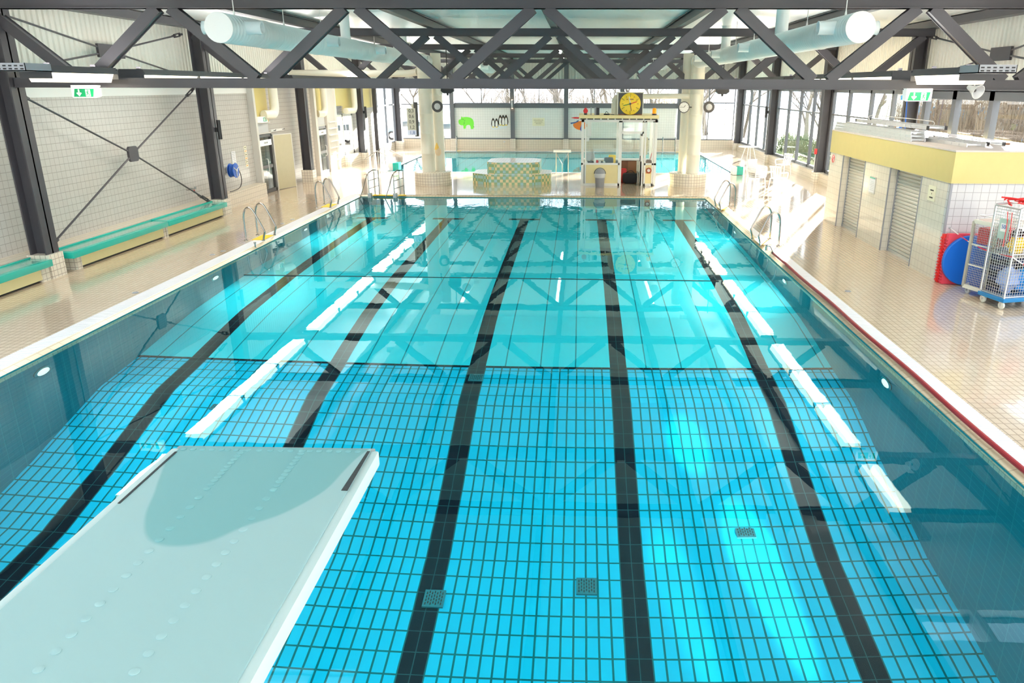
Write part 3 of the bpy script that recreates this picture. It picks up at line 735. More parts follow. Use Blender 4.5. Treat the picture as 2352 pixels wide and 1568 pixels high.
def u_duct(lab, x, yv, z0, ztop, yend, r=.16):
    t = thing('elbow_duct', lab, 'duct', (x, yv, z0), 'cream elbow ducts on the yellow panels')
    rr = .28
    MB().tube([(x, yv, ztop), (x, yv, z0+rr)], r, 18).build('pipe', M['cream'], t)
    MB().tube(arc((x, yv-rr, z0+rr), rr, 0, -PI/2, 6, (0, 1, 0), (0, 0, 1))+[(x, yv-rr-.08, z0), (x-.14, yend, z0)], r, 18).build('elbow', M['cream'], t)
u_duct('cream elbow duct on the yellow panel above the first door', -11.02, 28.3, 2.72, 3.72, 27.6)
u_duct('cream elbow duct on the yellow panel above the second door', -11.08, 34.1, 2.56, 3.72, 33.6, .14)
u_duct('cream elbow duct on the yellow panel above the left window', -11.08, 38.7, 2.56, 3.72, 37.6, .14)

# ------------------------------------------------------------------ lamps
def luminaire(x, y0, y1, lab, grp, tubes=1, end=False, n=1):
    """trough luminaire hung at truss level: housing, lit diffusers, end flaps"""
    t = thing('trough_luminaire', lab, 'lamp', (x, (y0+y1)/2, 3.78), grp)
    MB().box(x-.24, x+.24, y0, y1, 3.90, 4.0).box(x-.27, x-.24, y0, y1, 3.89, 3.95).box(x+.24, x+.27, y0, y1, 3.89, 3.95).build('housing', M['lampbody'], t, smooth=False)
    L = (y1-y0)/n
    for i in range(n):
        a, b = y0+i*L+.03, y0+(i+1)*L-.03
        for xa, xb in (((-.2, .2),) if tubes == 1 else ((-.21, -.03), (.03, .21))):
            d = MB(); xa += x; xb += x
            d.add([(xa, a, 3.9), (xb, a, 3.9), (xb, b, 3.9), (xa, b, 3.9), (xa+.04, a+.05, 3.745), (xb-.04, a+.05, 3.745), (xb-.04, b-.05, 3.745), (xa+.04, b-.05, 3.745)],
                  [(0, 3, 2, 1), (4, 5, 6, 7), (0, 1, 5, 4), (1, 2, 6, 5), (2, 3, 7, 6), (3, 0, 4, 7)])
            d.build('diffuser', M['lamp'], t, smooth=False)
        if i: MB().box(x-.23, x+.23, y0+i*L-.025, y0+i*L+.025, 3.735, 3.9).build('joint_clip', M['lampbody'], t, smooth=False)
    for ya, yb in ((y0-.02, y0), (y1, y1+.02)): MB().box(x-.26, x+.26, ya, yb, 3.80, 3.98).build('end_plate', M['lampbody'], t, smooth=False)
    for yy in (y0+.3, y1-.3): MB().box(x-.03, x+.03, yy-.03, yy+.03, 4.0, 4.05).build('bracket', M['steel'], t, smooth=False)
    l = bpy.data.lights.new('luminaire_light', 'AREA'); l.shape = 'RECTANGLE'; l.size = .36; l.size_y = y1-y0-.1
    l.energy = LAMP_W*(y1-y0)*(1.4 if x < 0 else .6); l.color = (1.0, 0.94, 0.84)
    lo_ = bpy.data.objects.new('luminaire_light', l); COL.objects.link(lo_); lo_.parent = t; lo_.location = (0, 0, -.045)
    l = bpy.data.lights.new('ceiling_fill_light', 'AREA'); l.shape = 'RECTANGLE'; l.size = .4; l.size_y = y1-y0-.1  # fill light added above the housing to brighten the ceiling
    l.energy = UP_W*(y1-y0)*(1.3 if x < 0 else .7); l.color = (1.0, 0.97, 0.92)
    lo_ = bpy.data.objects.new('ceiling_fill_light', l); COL.objects.link(lo_); lo_.parent = t; lo_.location = (0, 0, .235); lo_.rotation_euler = (PI, 0, 0)
    return t
for (x, tb, side) in ((-8.77, 1, 'left'), (6.17, 2, 'right')):
    g = 'trough lamps along the %s side' % side
    luminaire(x, 12.72, 14.56, 'first bright trough lamp on the %s side, above the nearest truss chord' % side, g, tb)
    luminaire(x, 15.45, 22.45, 'long bright trough lamp on the %s side between the first and second trusses' % side, g, tb, n=3)
    luminaire(x, 23.5, 30.75, 'long bright trough lamp on the %s side between the second and third trusses' % side, g, tb, n=3)
    luminaire(x, 31.8, 38.9, 'long bright trough lamp on the %s side between the third and fourth trusses' % side, g, tb, n=3)
    luminaire(x, 40, 47, 'farthest trough lamp on the %s side, above the shallow pool' % side, g, tb, n=3)
    t = thing('cable_tray', 'perforated grey cable tray at the near end of the %s trough lamps' % side, 'tray', (x, 12.9, 3.9))
    s = -1 if side == 'left' else 1
    q = MB().box(x-.28, x+.28, 12.1, 12.7, 3.90, 3.915).box(x-.28, x-.27, 12.1, 12.7, 3.90, 4.02).box(x+.27, x+.28, 12.1, 12.7, 3.90, 4.02)
    q.build('tray', M['grey'], t, smooth=False)
    h_ = MB()
    for i in range(6):
        for j in (0, 1): h_.box(x-.25+i*.09, x-.2+i*.09, 12.095, 12.1, 3.925+j*.045, 3.945+j*.045)
    MB().box(x-.28, x+.28, 12.1, 12.11, 3.90, 4.02).build('tray_end', M['grey'], t, smooth=False)
    h_.build('slots', M['black'], t, smooth=False)
for x, nm in ((-5.1, 'left'), (-.93, 'middle'), (3.25, 'right')):
    for a, b, rw in ((31.9, 36.4, 'near'), (39.9, 42.5, 'far')):
        t = thing('strip_light', '%s strip light in the %s row under the ceiling beyond the third truss' % (nm, rw), 'lamp', (x, (a+b)/2, 5.1), 'narrow strip lights')
        MB().box(x-.09, x+.09, a, b, 5.17, 5.22).build('housing', M['white'], t, smooth=False)
        MB().tube([(x, a+.05, 5.14), (x, b-.05, 5.14)], .06, 10).build('tube', M['tube'], t)

# exit signs: white wedge box with green panel, arrow and running figure
def exit_sign(x, y, z, lab, mirror=1, w=.46, h=.17):
    t = thing('exit_sign', lab, 'sign', (x, y, z-h/2))
    MB().prism([(y-.05, z-h/2), (y+.10, z-h/2+.02), (y+.14, z+h/2+.05), (y-.05, z+h/2+.05)], x-w/2, x+w/2, 'x').build('housing', M['signwhite'], t, smooth=False)
    g = MB().prism([(x-w*.43, z-h*.42), (x+w*.36, z-h*.42), (x+w*.43, z+h*.42), (x-w*.36, z+h*.42)], y-.056, y-.051, 'y').build('green_panel', M['green'], t, smooth=False)
    ar = MB(); ax = x-.09; yy = y-.06
    ar.box(ax-.012, ax+.012, yy, yy+.003, z-.02, z+.062).prism([(ax-.05, z-.005), (ax, z-.062), (ax+.05, z-.005), (ax+.03, z+.008), (ax, z-.025), (ax-.03, z+.008)], yy, yy+.003, 'y')
    ar.build('arrow', M['signwhite'], g, smooth=False)
    bx_ = x+.08
    MB().box(bx_-.045, bx_+.045, yy, yy+.003, z-.062, z+.062).build('door_symbol', M['signwhite'], g, smooth=False)
    rn = MB(); yy -= .004
    rn.lathe([(.011, yy), (.011, yy+.003)], (bx_+.004, 0, z+.044), 10, 'y')
    for p, q, wd in (((.0, .03), (-.008, -.008), .018), ((-.008, -.008), (.022, -.022), .011), ((.022, -.022), (.012, -.052), .010), ((-.008, -.008), (-.018, -.034), .011), ((-.018, -.034), (-.036, -.044), .010), ((.0, .026), (.028, .012), .008), ((.0, .026), (-.024, .016), .008), ((-.024, .016), (-.03, -.002), .008)):
        rn.bar((bx_+p[0], yy+.0015, z+p[1]), (bx_+q[0], yy+.0015, z+q[1]), .003, wd, (0, 0, 1) if abs(p[0]-q[0]) > abs(p[1]-q[1]) else (1, 0, 0))
    rn.build('running_figure', M['green'], g, smooth=False)
exit_sign(-9.2, 14.6, 3.565, 'green exit sign hanging below the left end of the near truss')
exit_sign(6.1, 14.6, 3.545, 'green exit sign hanging below the right part of the near truss')
t = thing('exit_sign', 'small white exit box with green symbol above the first door', 'sign', (-11.2, 27.5, 2.47))
MB().box(-11.35, -11.12, 27.25, 27.8, 2.47, 2.66).build('housing', M['signwhite'], t, smooth=False)
g_ = MB().box(-11.12, -11.115, 27.42, 27.72, 2.5, 2.64).build('green_panel', M['green'], t, smooth=False)
MB().box(-11.115, -11.112, 27.47, 27.53, 2.52, 2.62).box(-11.115, -11.112, 27.6, 27.64, 2.52, 2.62).build('symbol', M['signwhite'], g_, smooth=False)
t = thing('exit_sign', 'small white exit box above the second door', 'sign', (-11.2, 34.3, 2.47))
MB().box(-11.35, -11.25, 34.0, 34.5, 2.47, 2.62).build('housing', M['signwhite'], t, smooth=False)
MB().box(-11.25, -11.245, 34.2, 34.4, 2.49, 2.6).build('green_panel', M['green'], t, smooth=False)

# underwater lamps in the side walls; nearest pair unseen, added to brighten the pool
for x, y, lab in ((-7.775, 4.5, 'unseen underwater lamp added in the left pool wall, below the springboard'), (4.415, 4.5, 'unseen underwater lamp added in the right pool wall'), (-7.775, 10.1, 'near round underwater lamp in the left pool wall'), (-7.775, 15.6, 'second round underwater lamp in the left pool wall'), (-7.775, 21.2, 'far round underwater lamp in the left pool wall'),
                  (4.415, 10.2, 'near round underwater lamp in the right pool wall'), (4.415, 15.9, 'second round underwater lamp in the right pool wall'), (4.415, 21.4, 'far round underwater lamp in the right pool wall')):
    s = 1 if x < 0 else -1
    z = -.66 if x < 0 else -.76
    t = thing('underwater_lamp', lab, 'lamp', (x, y, z), 'round underwater lamps')
    MB().lathe([(.19, 0), (.19, s*.015), (.15, s*.03), (.14, s*.02)], (x, y, z), 24, 'x').build('ring', M['chrome'], t)
    MB().lathe([(.135, s*.018), (.12, s*.03), (.05, s*.04)], (x, y, z), 24, 'x').build('lens', M['uwlamp'], t)
    l = bpy.data.lights.new('pool_lamp_light', 'SPOT'); l.energy = POOL_W; l.spot_size = math.radians(165); l.spot_blend = 1.0; l.shadow_soft_size = .12; l.color = (.85, 1.0, 1.0)
    lo_ = bpy.data.objects.new('pool_lamp_light', l); COL.objects.link(lo_); lo_.parent = t; lo_.location = (s*.16, 0, 0)
    lo_.rotation_euler = Vector((s, 0, -.55)).to_track_quat('-Z', 'Y').to_euler()
# spots added out of view, beams standing in for sun patches on the floor
for p, aim, ang, en, lab in (((3.25, 1.3, -2.95), (2.3, 8.3, -3.74), 6.0, 9000, 'low right unseen spot added for a sun patch on the pool floor'), ((2.75, 1.3, -2.5), (1.66, 10.5, -3.1), 4.6, 5200, 'middle unseen spot added for a sun patch on the pool floor'), ((2.3, 1.3, -3.0), (1.3, 7.6, -3.74), 5.5, 2600, 'low left unseen spot added for a sun patch on the pool floor')):
    t = thing('sun_patch_spot', lab, 'lamp', p, 'unseen spots added for the sun patches on the floor')
    P_ = Vector(p); d_ = (Vector(aim)-P_).normalized()
    MB().bar(P_-d_*.10, P_+d_*.0, .2, .2).build('housing', M['chrome'], t, bevel=.02)
    MB().bar(P_, P_+d_*.012, .16, .16).build('lens', M['uwlamp'], t, smooth=False)
    l = bpy.data.lights.new('sun_patch_beam', 'SPOT'); l.energy = en; l.spot_size = math.radians(ang); l.spot_blend = .8; l.shadow_soft_size = .05; l.color = (.95, 1.0, .98)
    lo_ = bpy.data.objects.new('sun_patch_beam', l); COL.objects.link(lo_); lo_.parent = t; lo_.location = d_*.08
    lo_.rotation_euler = d_.to_track_quat('-Z', 'Y').to_euler()
for x, y, z, lab in ((.14, 7.87, -3.744, 'floor drain grate in the deep end between the middle lane lines'), (2.24, 8.79, -3.63, 'floor drain grate in the deep end right of the fourth lane line'), (-1.69, 7.6, -3.75, 'floor drain grate on the middle lane line in the deep end'),
                     (-5.67, 10.96, -2.86, 'floor drain grate left of the second lane line near the slope'), (-1.73, 12.05, -2.61, 'floor drain grate on the middle lane line near the slope')):
    t = thing('floor_drain', lab, 'drain', (x, y, z), 'square pool floor drains')
    MB().box(x-.125, x+.125, y-.135, y+.135, z-.01, z+.02).build('frame', mat('drain_grate', (.02, .20, .24), .4) if 'drain_grate' not in bpy.data.materials else bpy.data.materials['drain_grate'], t, smooth=False)
    q = MB()
    for i in range(7):
        for j in range(4): q.box(x-.1+i*.031, x-.087+i*.031, y-.105+j*.055+(i % 2)*.02, y-.07+j*.055+(i % 2)*.02, z+.02, z+.024)
    q.build('slots', M['ink'], t, smooth=False)
# ------------------------------------------------------------------ springboard in the foreground
def board_material():
    mt, n, b = nodes('springboard_grip_surface')
    tx = n.nodes.new('ShaderNodeTexCoord'); sp = n.nodes.new('ShaderNodeSeparateXYZ'); n.links.new(tx.outputs['Object'], sp.inputs[0])
    nz = n.nodes.new('ShaderNodeTexNoise'); nz.inputs['Scale'].default_value = 2.2; nz.inputs['Detail'].default_value = 1.5
    n.links.new(tx.outputs['Object'], nz.inputs['Vector'])
    # damp patch from the tip back to about half a metre, rounded and uneven
    dy = math_node(n, 'MULTIPLY', math_node(n, 'SUBTRACT', 1.94, sp.outputs[1]), 1.55)
    dx = math_node(n, 'MULTIPLY', math_node(n, 'POWER', math_node(n, 'ABSOLUTE', math_node(n, 'SUBTRACT', sp.outputs[0], -0.87)), 2.0), 9.0)
    s = math_node(n, 'ADD', math_node(n, 'ADD', dy, dx), math_node(n, 'MULTIPLY', nz.outputs['Fac'], 0.55))
    rp = n.nodes.new('ShaderNodeValToRGB'); rp.color_ramp.elements[0].position = 0.97; rp.color_ramp.elements[1].position = 1.05
    rp.color_ramp.elements[0].color = (0.21, 0.46, 0.49, 1); rp.color_ramp.elements[1].color = (0.37, 0.57, 0.60, 1)
    n.links.new(s, rp.inputs[0]); n.links.new(rp.outputs[0], b.inputs['Base Color'])
    b.inputs['Roughness'].default_value = 0.75
    n2 = n.nodes.new('ShaderNodeTexNoise'); n2.inputs['Scale'].default_value = 900; n.links.new(tx.outputs['Object'], n2.inputs['Vector'])
    bp = n.nodes.new('ShaderNodeBump'); bp.inputs['Strength'].default_value = 0.15; bp.inputs['Distance'].default_value = 0.001
    n.links.new(n2.outputs['Fac'], bp.inputs['Height']); n.links.new(bp.outputs[0], b.inputs['Normal'])
    return mt
M['board'] = board_material()
M['boardrim'] = mat('springboard_rim', (0.55, 0.70, 0.72), 0.5)
bt = thing('springboard', 'pale mint springboard with rows of rivets in the foreground', 'diving board', (0, 0, 0))
Z = 2.72
MB().box(-1.135, -.585, -2.3, 1.94, Z-.035, Z).build('plank', M['board'], bt, bevel=.006)
rm = MB().box(-.590, -.562, -2.3, 1.935, Z-.05, Z-.004).box(-1.16, -1.132, -2.3, 1.935, Z-.05, Z-.004)
rm.build('side_rim', M['boardrim'], bt, bevel=.008)
MB().box(-1.145, -.575, 1.93, 1.945, Z-.045, Z-.002).build('tip_edge', mat('grey_worn_edge', (.34, .36, .37), .7, noise=.3, nscale=40), bt, bevel=.004)
MB().prism([(-.592, 1.92), (-.584, 1.92), (-.584, 1.70), (-.600, 1.70)], Z, Z+.0015, 'z').build('grip_strip', M['asphalt'], bt, smooth=False)
MB().prism([(-1.133, 1.90), (-1.127, 1.90), (-1.127, 1.62), (-1.133, 1.62)], Z, Z+.0015, 'z').build('grip_strip', M['asphalt'], bt, smooth=False)
riv = [1.918, 1.90, 1.88, 1.86, 1.84, 1.82, 1.80, 1.78, 1.76, 1.742, 1.722, 1.70, 1.655, 1.61, 1.565, 1.515, 1.468, 1.424, 1.38, 1.335, 1.288, 1.243, 1.198, 1.153, 1.108, 1.062, 1.017, .97, .925, .88, .83]
front = [-1.118, -1.09, -1.063, -1.035, -1.008, -.99, -.965, -.932, -.90, -.868, -.838, -.81, -.778, -.755, -.728, -.70, -.672, -.645, -.618]
k = 0
for x0 in (-.947, -.775):
    for y in riv:
        MB().lathe([(.0098, Z-.001), (.0098, Z+.0012), (.0075, Z+.0018), (.002, Z+.002)], (x0, y, 0), 14).build('rivet', M['board'], bt)
for x in front:
    MB().lathe([(.0085, Z-.001), (.0085, Z+.0012), (.006, Z+.0025)], (x, 1.918, 0), 12).build('rivet', M['board'], bt)
st = thing('board_stand', 'concrete stand carrying the springboard', 'stand', (-.86, -1.4, 0))
MB().box(-1.2, -.5, -2.2, -.7, 0, 2.45).build('pedestal', M['walltile'], st, smooth=False)
MB().tube([(-1.2, -.95, 2.55), (-.5, -.95, 2.55)], .11, 14).box(-1.2, -1.16, -1.1, -.8, 2.45, 2.56).build('fulcrum', M['chrome'], st)
MB().box(-1.2, -.5, -2.25, -2.1, 2.45, 2.685).build('anchor', M['chrome'], st, smooth=False)

# ------------------------------------------------------------------ pool ladders and treads
def ladder(lab, s, xe, ys, group):
    """s=-1: left deck, s=1: right deck; two hooped handrails and a yellow tread"""
    t = thing('pool_ladder', lab, 'ladder', (xe+s*.3, (ys[0]+ys[1])/2, 0), 'steel pool ladder handrails')
    for y in ys:
        pts = [(xe+s*.44, y, 0), (xe+s*.44, y, .30), (xe+s*.43, y, .60), (xe+s*.38, y, .76), (xe+s*.29, y, .825), (xe+s*.20, y, .78), (xe+s*.12, y, .64), (xe-s*.045, y, .27), (xe-s*.055, y, .20), (xe-s*.03, y, .12), (xe, y, -.005)]
        MB().tube(smoothpath(pts, 3), .022, 10).build('handrail', M['chrome'], t)
        f = MB().lathe([(.05, 0.0), (.05, .014), (.03, .022)], (xe+s*.44, y, 0), 14).lathe([(.04, -.01), (.04, .012)], (xe, y, 0), 12)
        f.build('foot_flange', M['chrome'], t)
    a, b = (xe+s*.01, xe+s*.31)
    MB().box(min(a, b), max(a, b), ys[0]+.05, ys[1]-.03, .001, .012).build('tread', M['yellowmat'], t, smooth=False)
    for k in range(4):
        MB().box(xe-s*.02-.03, xe-s*.02+.03, ys[0], ys[1], -.35-.3*k, -.32-.3*k).build('rung', M['chrome'], t, smooth=False)
    return t
ladder('near left pool ladder with yellow tread, in front of the teal bench', -1, -7.95, (18.72, 19.45), None)
ladder('far left pool ladder with yellow tread, nearer the corner', -1, -7.98, (24.2, 25.0), None)
ladder('near right pool ladder with yellow tread, at the end of the red hose', 1, 4.47, (18.6, 19.5), None)
ladder('far right pool ladder with yellow tread, near the white column', 1, 4.47, (24.2, 25.1), None)
def step_rail(lab, x0, y):
    t = thing('step_rail', lab, 'railing', (x0, y, 0), 'steel stair rails at the far pool edge')
    for dx, y2 in ((0, y), (.28, y+.02)):
        MB().tube(smoothpath([(x0+dx, y2, -1.0), (x0+dx, y2, 0), (x0+dx, y2, .72)], 2)+[(x0+dx+.02, y2+.02, .80), (x0+dx+.1, y2+.25, .87)] if dx == 0 else [(x0+dx, y2+.3, 0), (x0+dx, y2+.3, .86), (x0+dx-.1, y2+.28, .875)], .020, 10).build('post', M['chrome'], t)
    MB().tube([(x0+.15, y+.25, .0), (x0+.15, y+.25, .83)], .018, 8).build('post', M['chrome'], t)
    MB().tube([(x0+.1, y+.25, .87), (x0+.2, y+.3, .87)], .020, 8).build('top_rail', M['chrome'], t)
    for z in (.28, .55): MB().tube([(x0+.01, y+.03, z-.03), (x0+.28, y+.3, z+.05)], .014, 8).build('cross_rail', M['chrome'], t)
    MB().tube(smoothpath([(x0-.02, y-.02, .76), (x0-.13, y-.25, .3), (x0-.22, y-.4, .0), (x0-.22, y-.42, -.07), (x0-.15, y-.35, -.2), (x0+.05, y-.3, -.7)], 3), .016, 8).build('sloping_rail', M['chrome'], t)
    MB().box(x0-.03, x0+.08, y-.1, y+.12, -.05, .10).build('socket', M['ltgrey'], t, smooth=False)
step_rail('left of two steel stair rails at the far pool edge', -7.46, 27.0)
step_rail('right of two steel stair rails at the far pool edge', -6.56, 27.0)
MB().box(-7.38, -6.62, 27.05, 27.3, .001, .014).build('yellow_tread', M['yellowmat'], smooth=False, cat='tread', label='yellow tread between the two steel stair rails at the far pool edge')
MB().box(-6.45, -6.2, 27.05, 27.3, .001, .014).build('yellow_tread', M['yellowmat'], smooth=False, cat='tread', label='short yellow tread right of the right-hand stair rail')

rp = MB().tube([(W1[0]+.8, 15.26, -.045), (-2, 15.2, -.05), (2.85, 15.1, -.045)], .012, 6)
rp.build('safety_line', M['ink'], cat='rope', label='thin dark line stretched across the lane pool at the water surface')
hs = [(4.585, 6.2-i*0, .03) for i in range(0)]
hs = [(4.52+.012*math.sin(i*.9)+(.02 if i < 3 else 0), 5.5+i*.5, .032) for i in range(25)]
ht = thing('rubber_hose', 'dark red hose lying along the right pool edge', 'hose', (4.5, 11, 0))
MB().tube(smoothpath(hs, 3), .030, 10).build('tube', M['red'], ht)
MB().lathe([(.036, 0), (.036, .1)], (4.53, 17.5, .032), 10, 'y').build('end_plug', M['black'], ht)
vt = thing('pool_tap', 'small steel tap on the right pool edge beyond the red hose', 'tap', (4.50, 18.0, 0))
MB().lathe([(.03, -.02), (.03, .08), (.015, .1)], (4.50, 18.1, 0), 10).tube(smoothpath([(4.50, 18.1, .08), (4.56, 18.0, .09), (4.58, 17.85, .02)]), .014, 8).build('body', M['chrome'], vt)
MB().box(4.47, 4.53, 18.09, 18.11, .1, .12).build('handle', M['black'], vt, smooth=False)
vt = thing('pool_tap', 'small steel tap at the left pool edge before the near ladder', 'tap', (-7.86, 17.9, 0))
MB().lathe([(.02, -.02), (.02, .07), (.03, .08), (.03, .10)], (-7.86, 18.0, 0), 10).build('body', M['chrome'], vt)
for x, y, lab in ((-8.33, 13.6, 'nearest small round deck drain by the left pool edge'), (-8.45, 17.0, 'second round deck drain by the left pool edge'), (-8.38, 17.4, 'third round deck drain by the left pool edge'), (-8.4, 21.2, 'fourth round deck drain by the left pool edge'), (-8.36, 21.9, 'fifth round deck drain by the left pool edge'), (5.15, 14.2, 'near small round deck drain by the right pool edge'), (5.05, 20.5, 'far small round deck drain by the right pool edge')):
    MB().lathe([(.06, 0), (.06, .008), (.045, .012), (.04, .004)], (x, y, 0), 14).build('deck_drain', M['grey'], cat='drain', label=lab, group='round deck drains')

# ------------------------------------------------------------------ teal benches
def bench(lab, y0, y1, sup):
    t = thing('bench', lab, 'bench', (-10.72, (y0+y1)/2, 0), 'teal benches along the left wall')
    MB().box(-10.97, -10.47, y0, y1, .28, .42).build('seat', M['teal'], t, bevel=.02)
    MB().box(-10.90, -10.56, y0+.10, y1-.10, .418, .423).build('seat_inset', M['tealin'], t, smooth=False)
    MB().box(-10.97, -10.90, y0, y1, .42, .455).build('back_lip', M['teal'], t, bevel=.01)
    for a, b in sup: MB().box(-10.95, -10.58, a, b, 0, .28).build('support', M['plinthtile'], t, smooth=False)
    ends = [y0+.02]+[v for ab in sup for v in ab]+[y1-.02]
    for a, b in zip(sup, sup[1:]):
        MB().box(-10.64, -10.60, a[1], b[0], .045, .265).build('front_panel', M['yellowlt'], t, smooth=False)
    MB().box(-10.93, -10.66, sup[0][1], sup[-1][0], .0, .25).build('kick_gap_shade', M['black'], t, smooth=False)  # black fill painting the shade of the kick gap under the panels
bench('near teal bench cut by the left picture edge', 9.0, 14.55, [(9.1, 9.3), (14.33, 14.56)])
bench('middle teal bench with cream front, its end beside the near column', 15.2, 19.03, [(15.42, 15.58), (18.95, 19.02)])
bench('far teal bench with cream front, ending at the second column', 19.05, 22.42, [(19.06, 19.14), (22.34, 22.40)])

# ------------------------------------------------------------------ items on the left wall
t = thing('hose_reel', 'blue hose reel on the left tiled wall', 'hose reel', (-11.25, 24.7, .9))
rr = MB()
for i in range(5): rr.tube(arc((-11.26+.03*i, 24.72, 1.1), .17+.012*(i % 2), 0, 2*PI, 28, (0, 1, 0), (0, 0, 1))[:-1], .018, 8, closed=True)
rr.build('hose_coil', M['blue'], t)
MB().lathe([(.22, 0), (.22, .012)], (-11.30, 24.72, 1.1), 28, 'x').lathe([(.235, .0), (.235, .012), (.2, .016)], (-11.12, 24.72, 1.1), 28, 'x').build('flange', M['blue'], t)
sp_ = MB()
for a in (0.5, 2.6, 4.7): sp_.bar((-11.095, 24.72, 1.1), (-11.095, 24.72+.2*math.cos(a), 1.1+.2*math.sin(a)), .03, .015, (1, 0, 0))
sp_.lathe([(.04, 0), (.04, .04)], (-11.11, 24.72, 1.1), 14, 'x').build('spokes', M['ltgrey'], t, smooth=False)
MB().box(-11.415, -11.28, 24.68, 24.76, 1.0, 1.2).build('bracket', M['ltgrey'], t, smooth=False)
MB().tube(smoothpath([(-11.12, 24.9, 1.12), (-11.1, 25.0, .95), (-11.12, 25.05, .7), (-11.15, 24.9, .52), (-11.2, 24.5, .47), (-11.2, 24.3, .47)]), .014, 8).build('loose_hose', M['dkgrey'], t)
t = thing('wall_tap', 'wall tap with a short red-ended hose above the far bench', 'tap', (-11.35, 22.2, .8))
MB().tube([(-11.42, 22.0, .82), (-11.3, 22.0, .82), (-11.3, 22.3, .82), (-11.42, 22.3, .82)], .012, 8).lathe([(.025, .82), (.025, .88)], (-11.3, 22.0, 0), 10).lathe([(.025, .82), (.025, .88)], (-11.3, 22.3, 0), 10).build('body', M['chrome'], t)
MB().tube(smoothpath([(-11.28, 22.15, .8), (-11.22, 22.15, .7), (-11.15, 22.25, .56), (-11.05, 22.42, .5)]), .012, 8).build('hose', M['dkgrey'], t)
MB().lathe([(.016, .74), (.016, .8)], (-11.27, 22.15, 0), 10).build('collar', M['redbright'], t)
def sheet(lab, x, y0, y1, z0, z1, rows, mt_=None, ink=None, nm='notice', grp=None):
    t = thing(nm, lab, 'notice', (x, (y0+y1)/2, z0), grp)
    MB().box(x-.004, x+.004, y0, y1, z0, z1).build('sheet', mt_ or M['paper'], t, smooth=False)
    q = MB()
    for i in range(rows):
        z = z1-(z1-z0)*(i+.8)/(rows+.6); s_ = .04
        y = y0+s_
        while y < y1-s_-.02:
            l = random.uniform(.02, .06); q.box(x+.004, x+.006, y, min(y+l, y1-s_), z-.006, z+.008); y += l+.015
    q.build('text_lines', ink or M['grey'], t, smooth=False)
    return t
sheet('white notice with printed lines on the tiled wall right of the hose reel', XL+.01, 25.2, 25.5, 1.25, 1.65, 7)
for i, z in enumerate((1.70, 1.58, 1.46, 1.34, 1.22, 1.10)):
    t = thing('rule_tile', '%s small printed rule tile in the column left of the first door' % ('topmost', 'second', 'third', 'fourth', 'fifth', 'lowest')[i], 'sign', (XL+.01, 26.3, z), 'column of small rule tiles')
    MB().box(XL, XL+.008, 26.22, 26.42, z-.045, z+.045).build('tile', M['sign'], t, smooth=False)
    MB().box(XL+.008, XL+.011, 26.26, 26.30, z-.02, z+.02).box(XL+.008, XL+.011, 26.33, 26.38, z-.015, z+.02).build('pictogram', M['orange'] if i % 2 else M['ink'], t, smooth=False)
t = thing('door_leaf', 'beige door leaf standing open at right angles beside the first door', 'panel', (-11.0, 28.9, 0))
pp = MB(); A, B = Vector((-11.27, 28.42, 0)), Vector((-10.97, 29.5, 0)); dd = (B-A).normalized(); nn = Vector((dd.y, -dd.x, 0))
def leaf(mb, u0, u1, z0, z1, th):
    vs = [A+dd*u+nn*s+Vector((0, 0, z)) for z in (z0, z1) for s in (-th, th) for u in (u0, u1)]
    mb.add(vs, [(0, 2, 3, 1), (4, 5, 7, 6), (0, 1, 5, 4), (2, 6, 7, 3), (0, 4, 6, 2), (1, 3, 7, 5)]); return mb
leaf(MB(), .04, 1.08, .02, 1.97, .02).build('leaf', M['beigeboard'], t, smooth=False)
e_ = leaf(MB(), 0, .04, 0, 2.0, .026); leaf(e_, 1.08, 1.12, 0, 2.0, .026); leaf(e_, 0, 1.12, 1.97, 2.0, .026); e_.build('edge_frame', M['jamb'], t, smooth=False)
t = thing('coat_hooks', 'row of two black hooks on the tiled wall above the beige leaf', 'hooks', (XL, 29.3, 2.1))
MB().box(XL, XL+.02, 28.7, 30.0, 2.08, 2.16).build('rail', M['white'], t, smooth=False)
for y in (28.95, 29.8): MB().tube(smoothpath([(XL+.02, y, 2.12), (XL+.09, y, 2.12), (XL+.10, y, 2.16)]), .012, 6).build('hook', M['black'], t)
t = thing('wall_ladder', 'white rung ladder fixed to the frame right of the second door', 'ladder', (-11.2, 35.5, 0))
for i in range(7): MB().box(-11.3, -11.2, 35.0, 36.05, .45+i*.28, .49+i*.28).build('rung', M['white'], t, smooth=False)
MB().box(-11.3, -11.2, 36.05, 36.12, 0, 3.68).build('rail', M['white'], t, smooth=False)
t = thing('louvre', 'grey louvre grille over the left window', 'grille', (-11.4, 36.9, 2.42))
for i in range(6): MB().box(-11.38, -11.32, 36.3, 37.5, 2.44+i*.06, 2.475+i*.06).build('slat', M['grey'], t, smooth=False)
MB().box(-11.39, -11.38, 36.3, 37.5, 2.42, 2.8).build('backing', M['dkgrey'], t, smooth=False)
def sconce(lab, x, y, z, ax=1):
    t = thing('wall_lamp', lab, 'lamp', (x, y, z), 'black up-and-down wall lamps')
    MB().box(x, x+ax*.07, y-.04, y+.04, z-.06, z+.06).build('bracket', M['black'], t, smooth=False)
    MB().lathe([(.055, z-.27), (.055, z+.27), (.045, z+.27), (.045, z+.2)], (x+ax*.12, y, 0), 14, capt=True).build('cylinder', M['black'], t)
sconce('black up-and-down lamp on the second left column', -10.62, 22.62, 2.48)
sconce('black up-and-down lamp on the fourth left column', -10.88, 39.42, 2.45)
sconce('black up-and-down lamp on the middle right column', 9.48, 40.2, 2.5, -1)
t = thing('wall_lamp', 'warm glowing lamp on the far wall post right of the penguins', 'lamp', (-4.2, 48.8, 2.4), 'black up-and-down wall lamps')
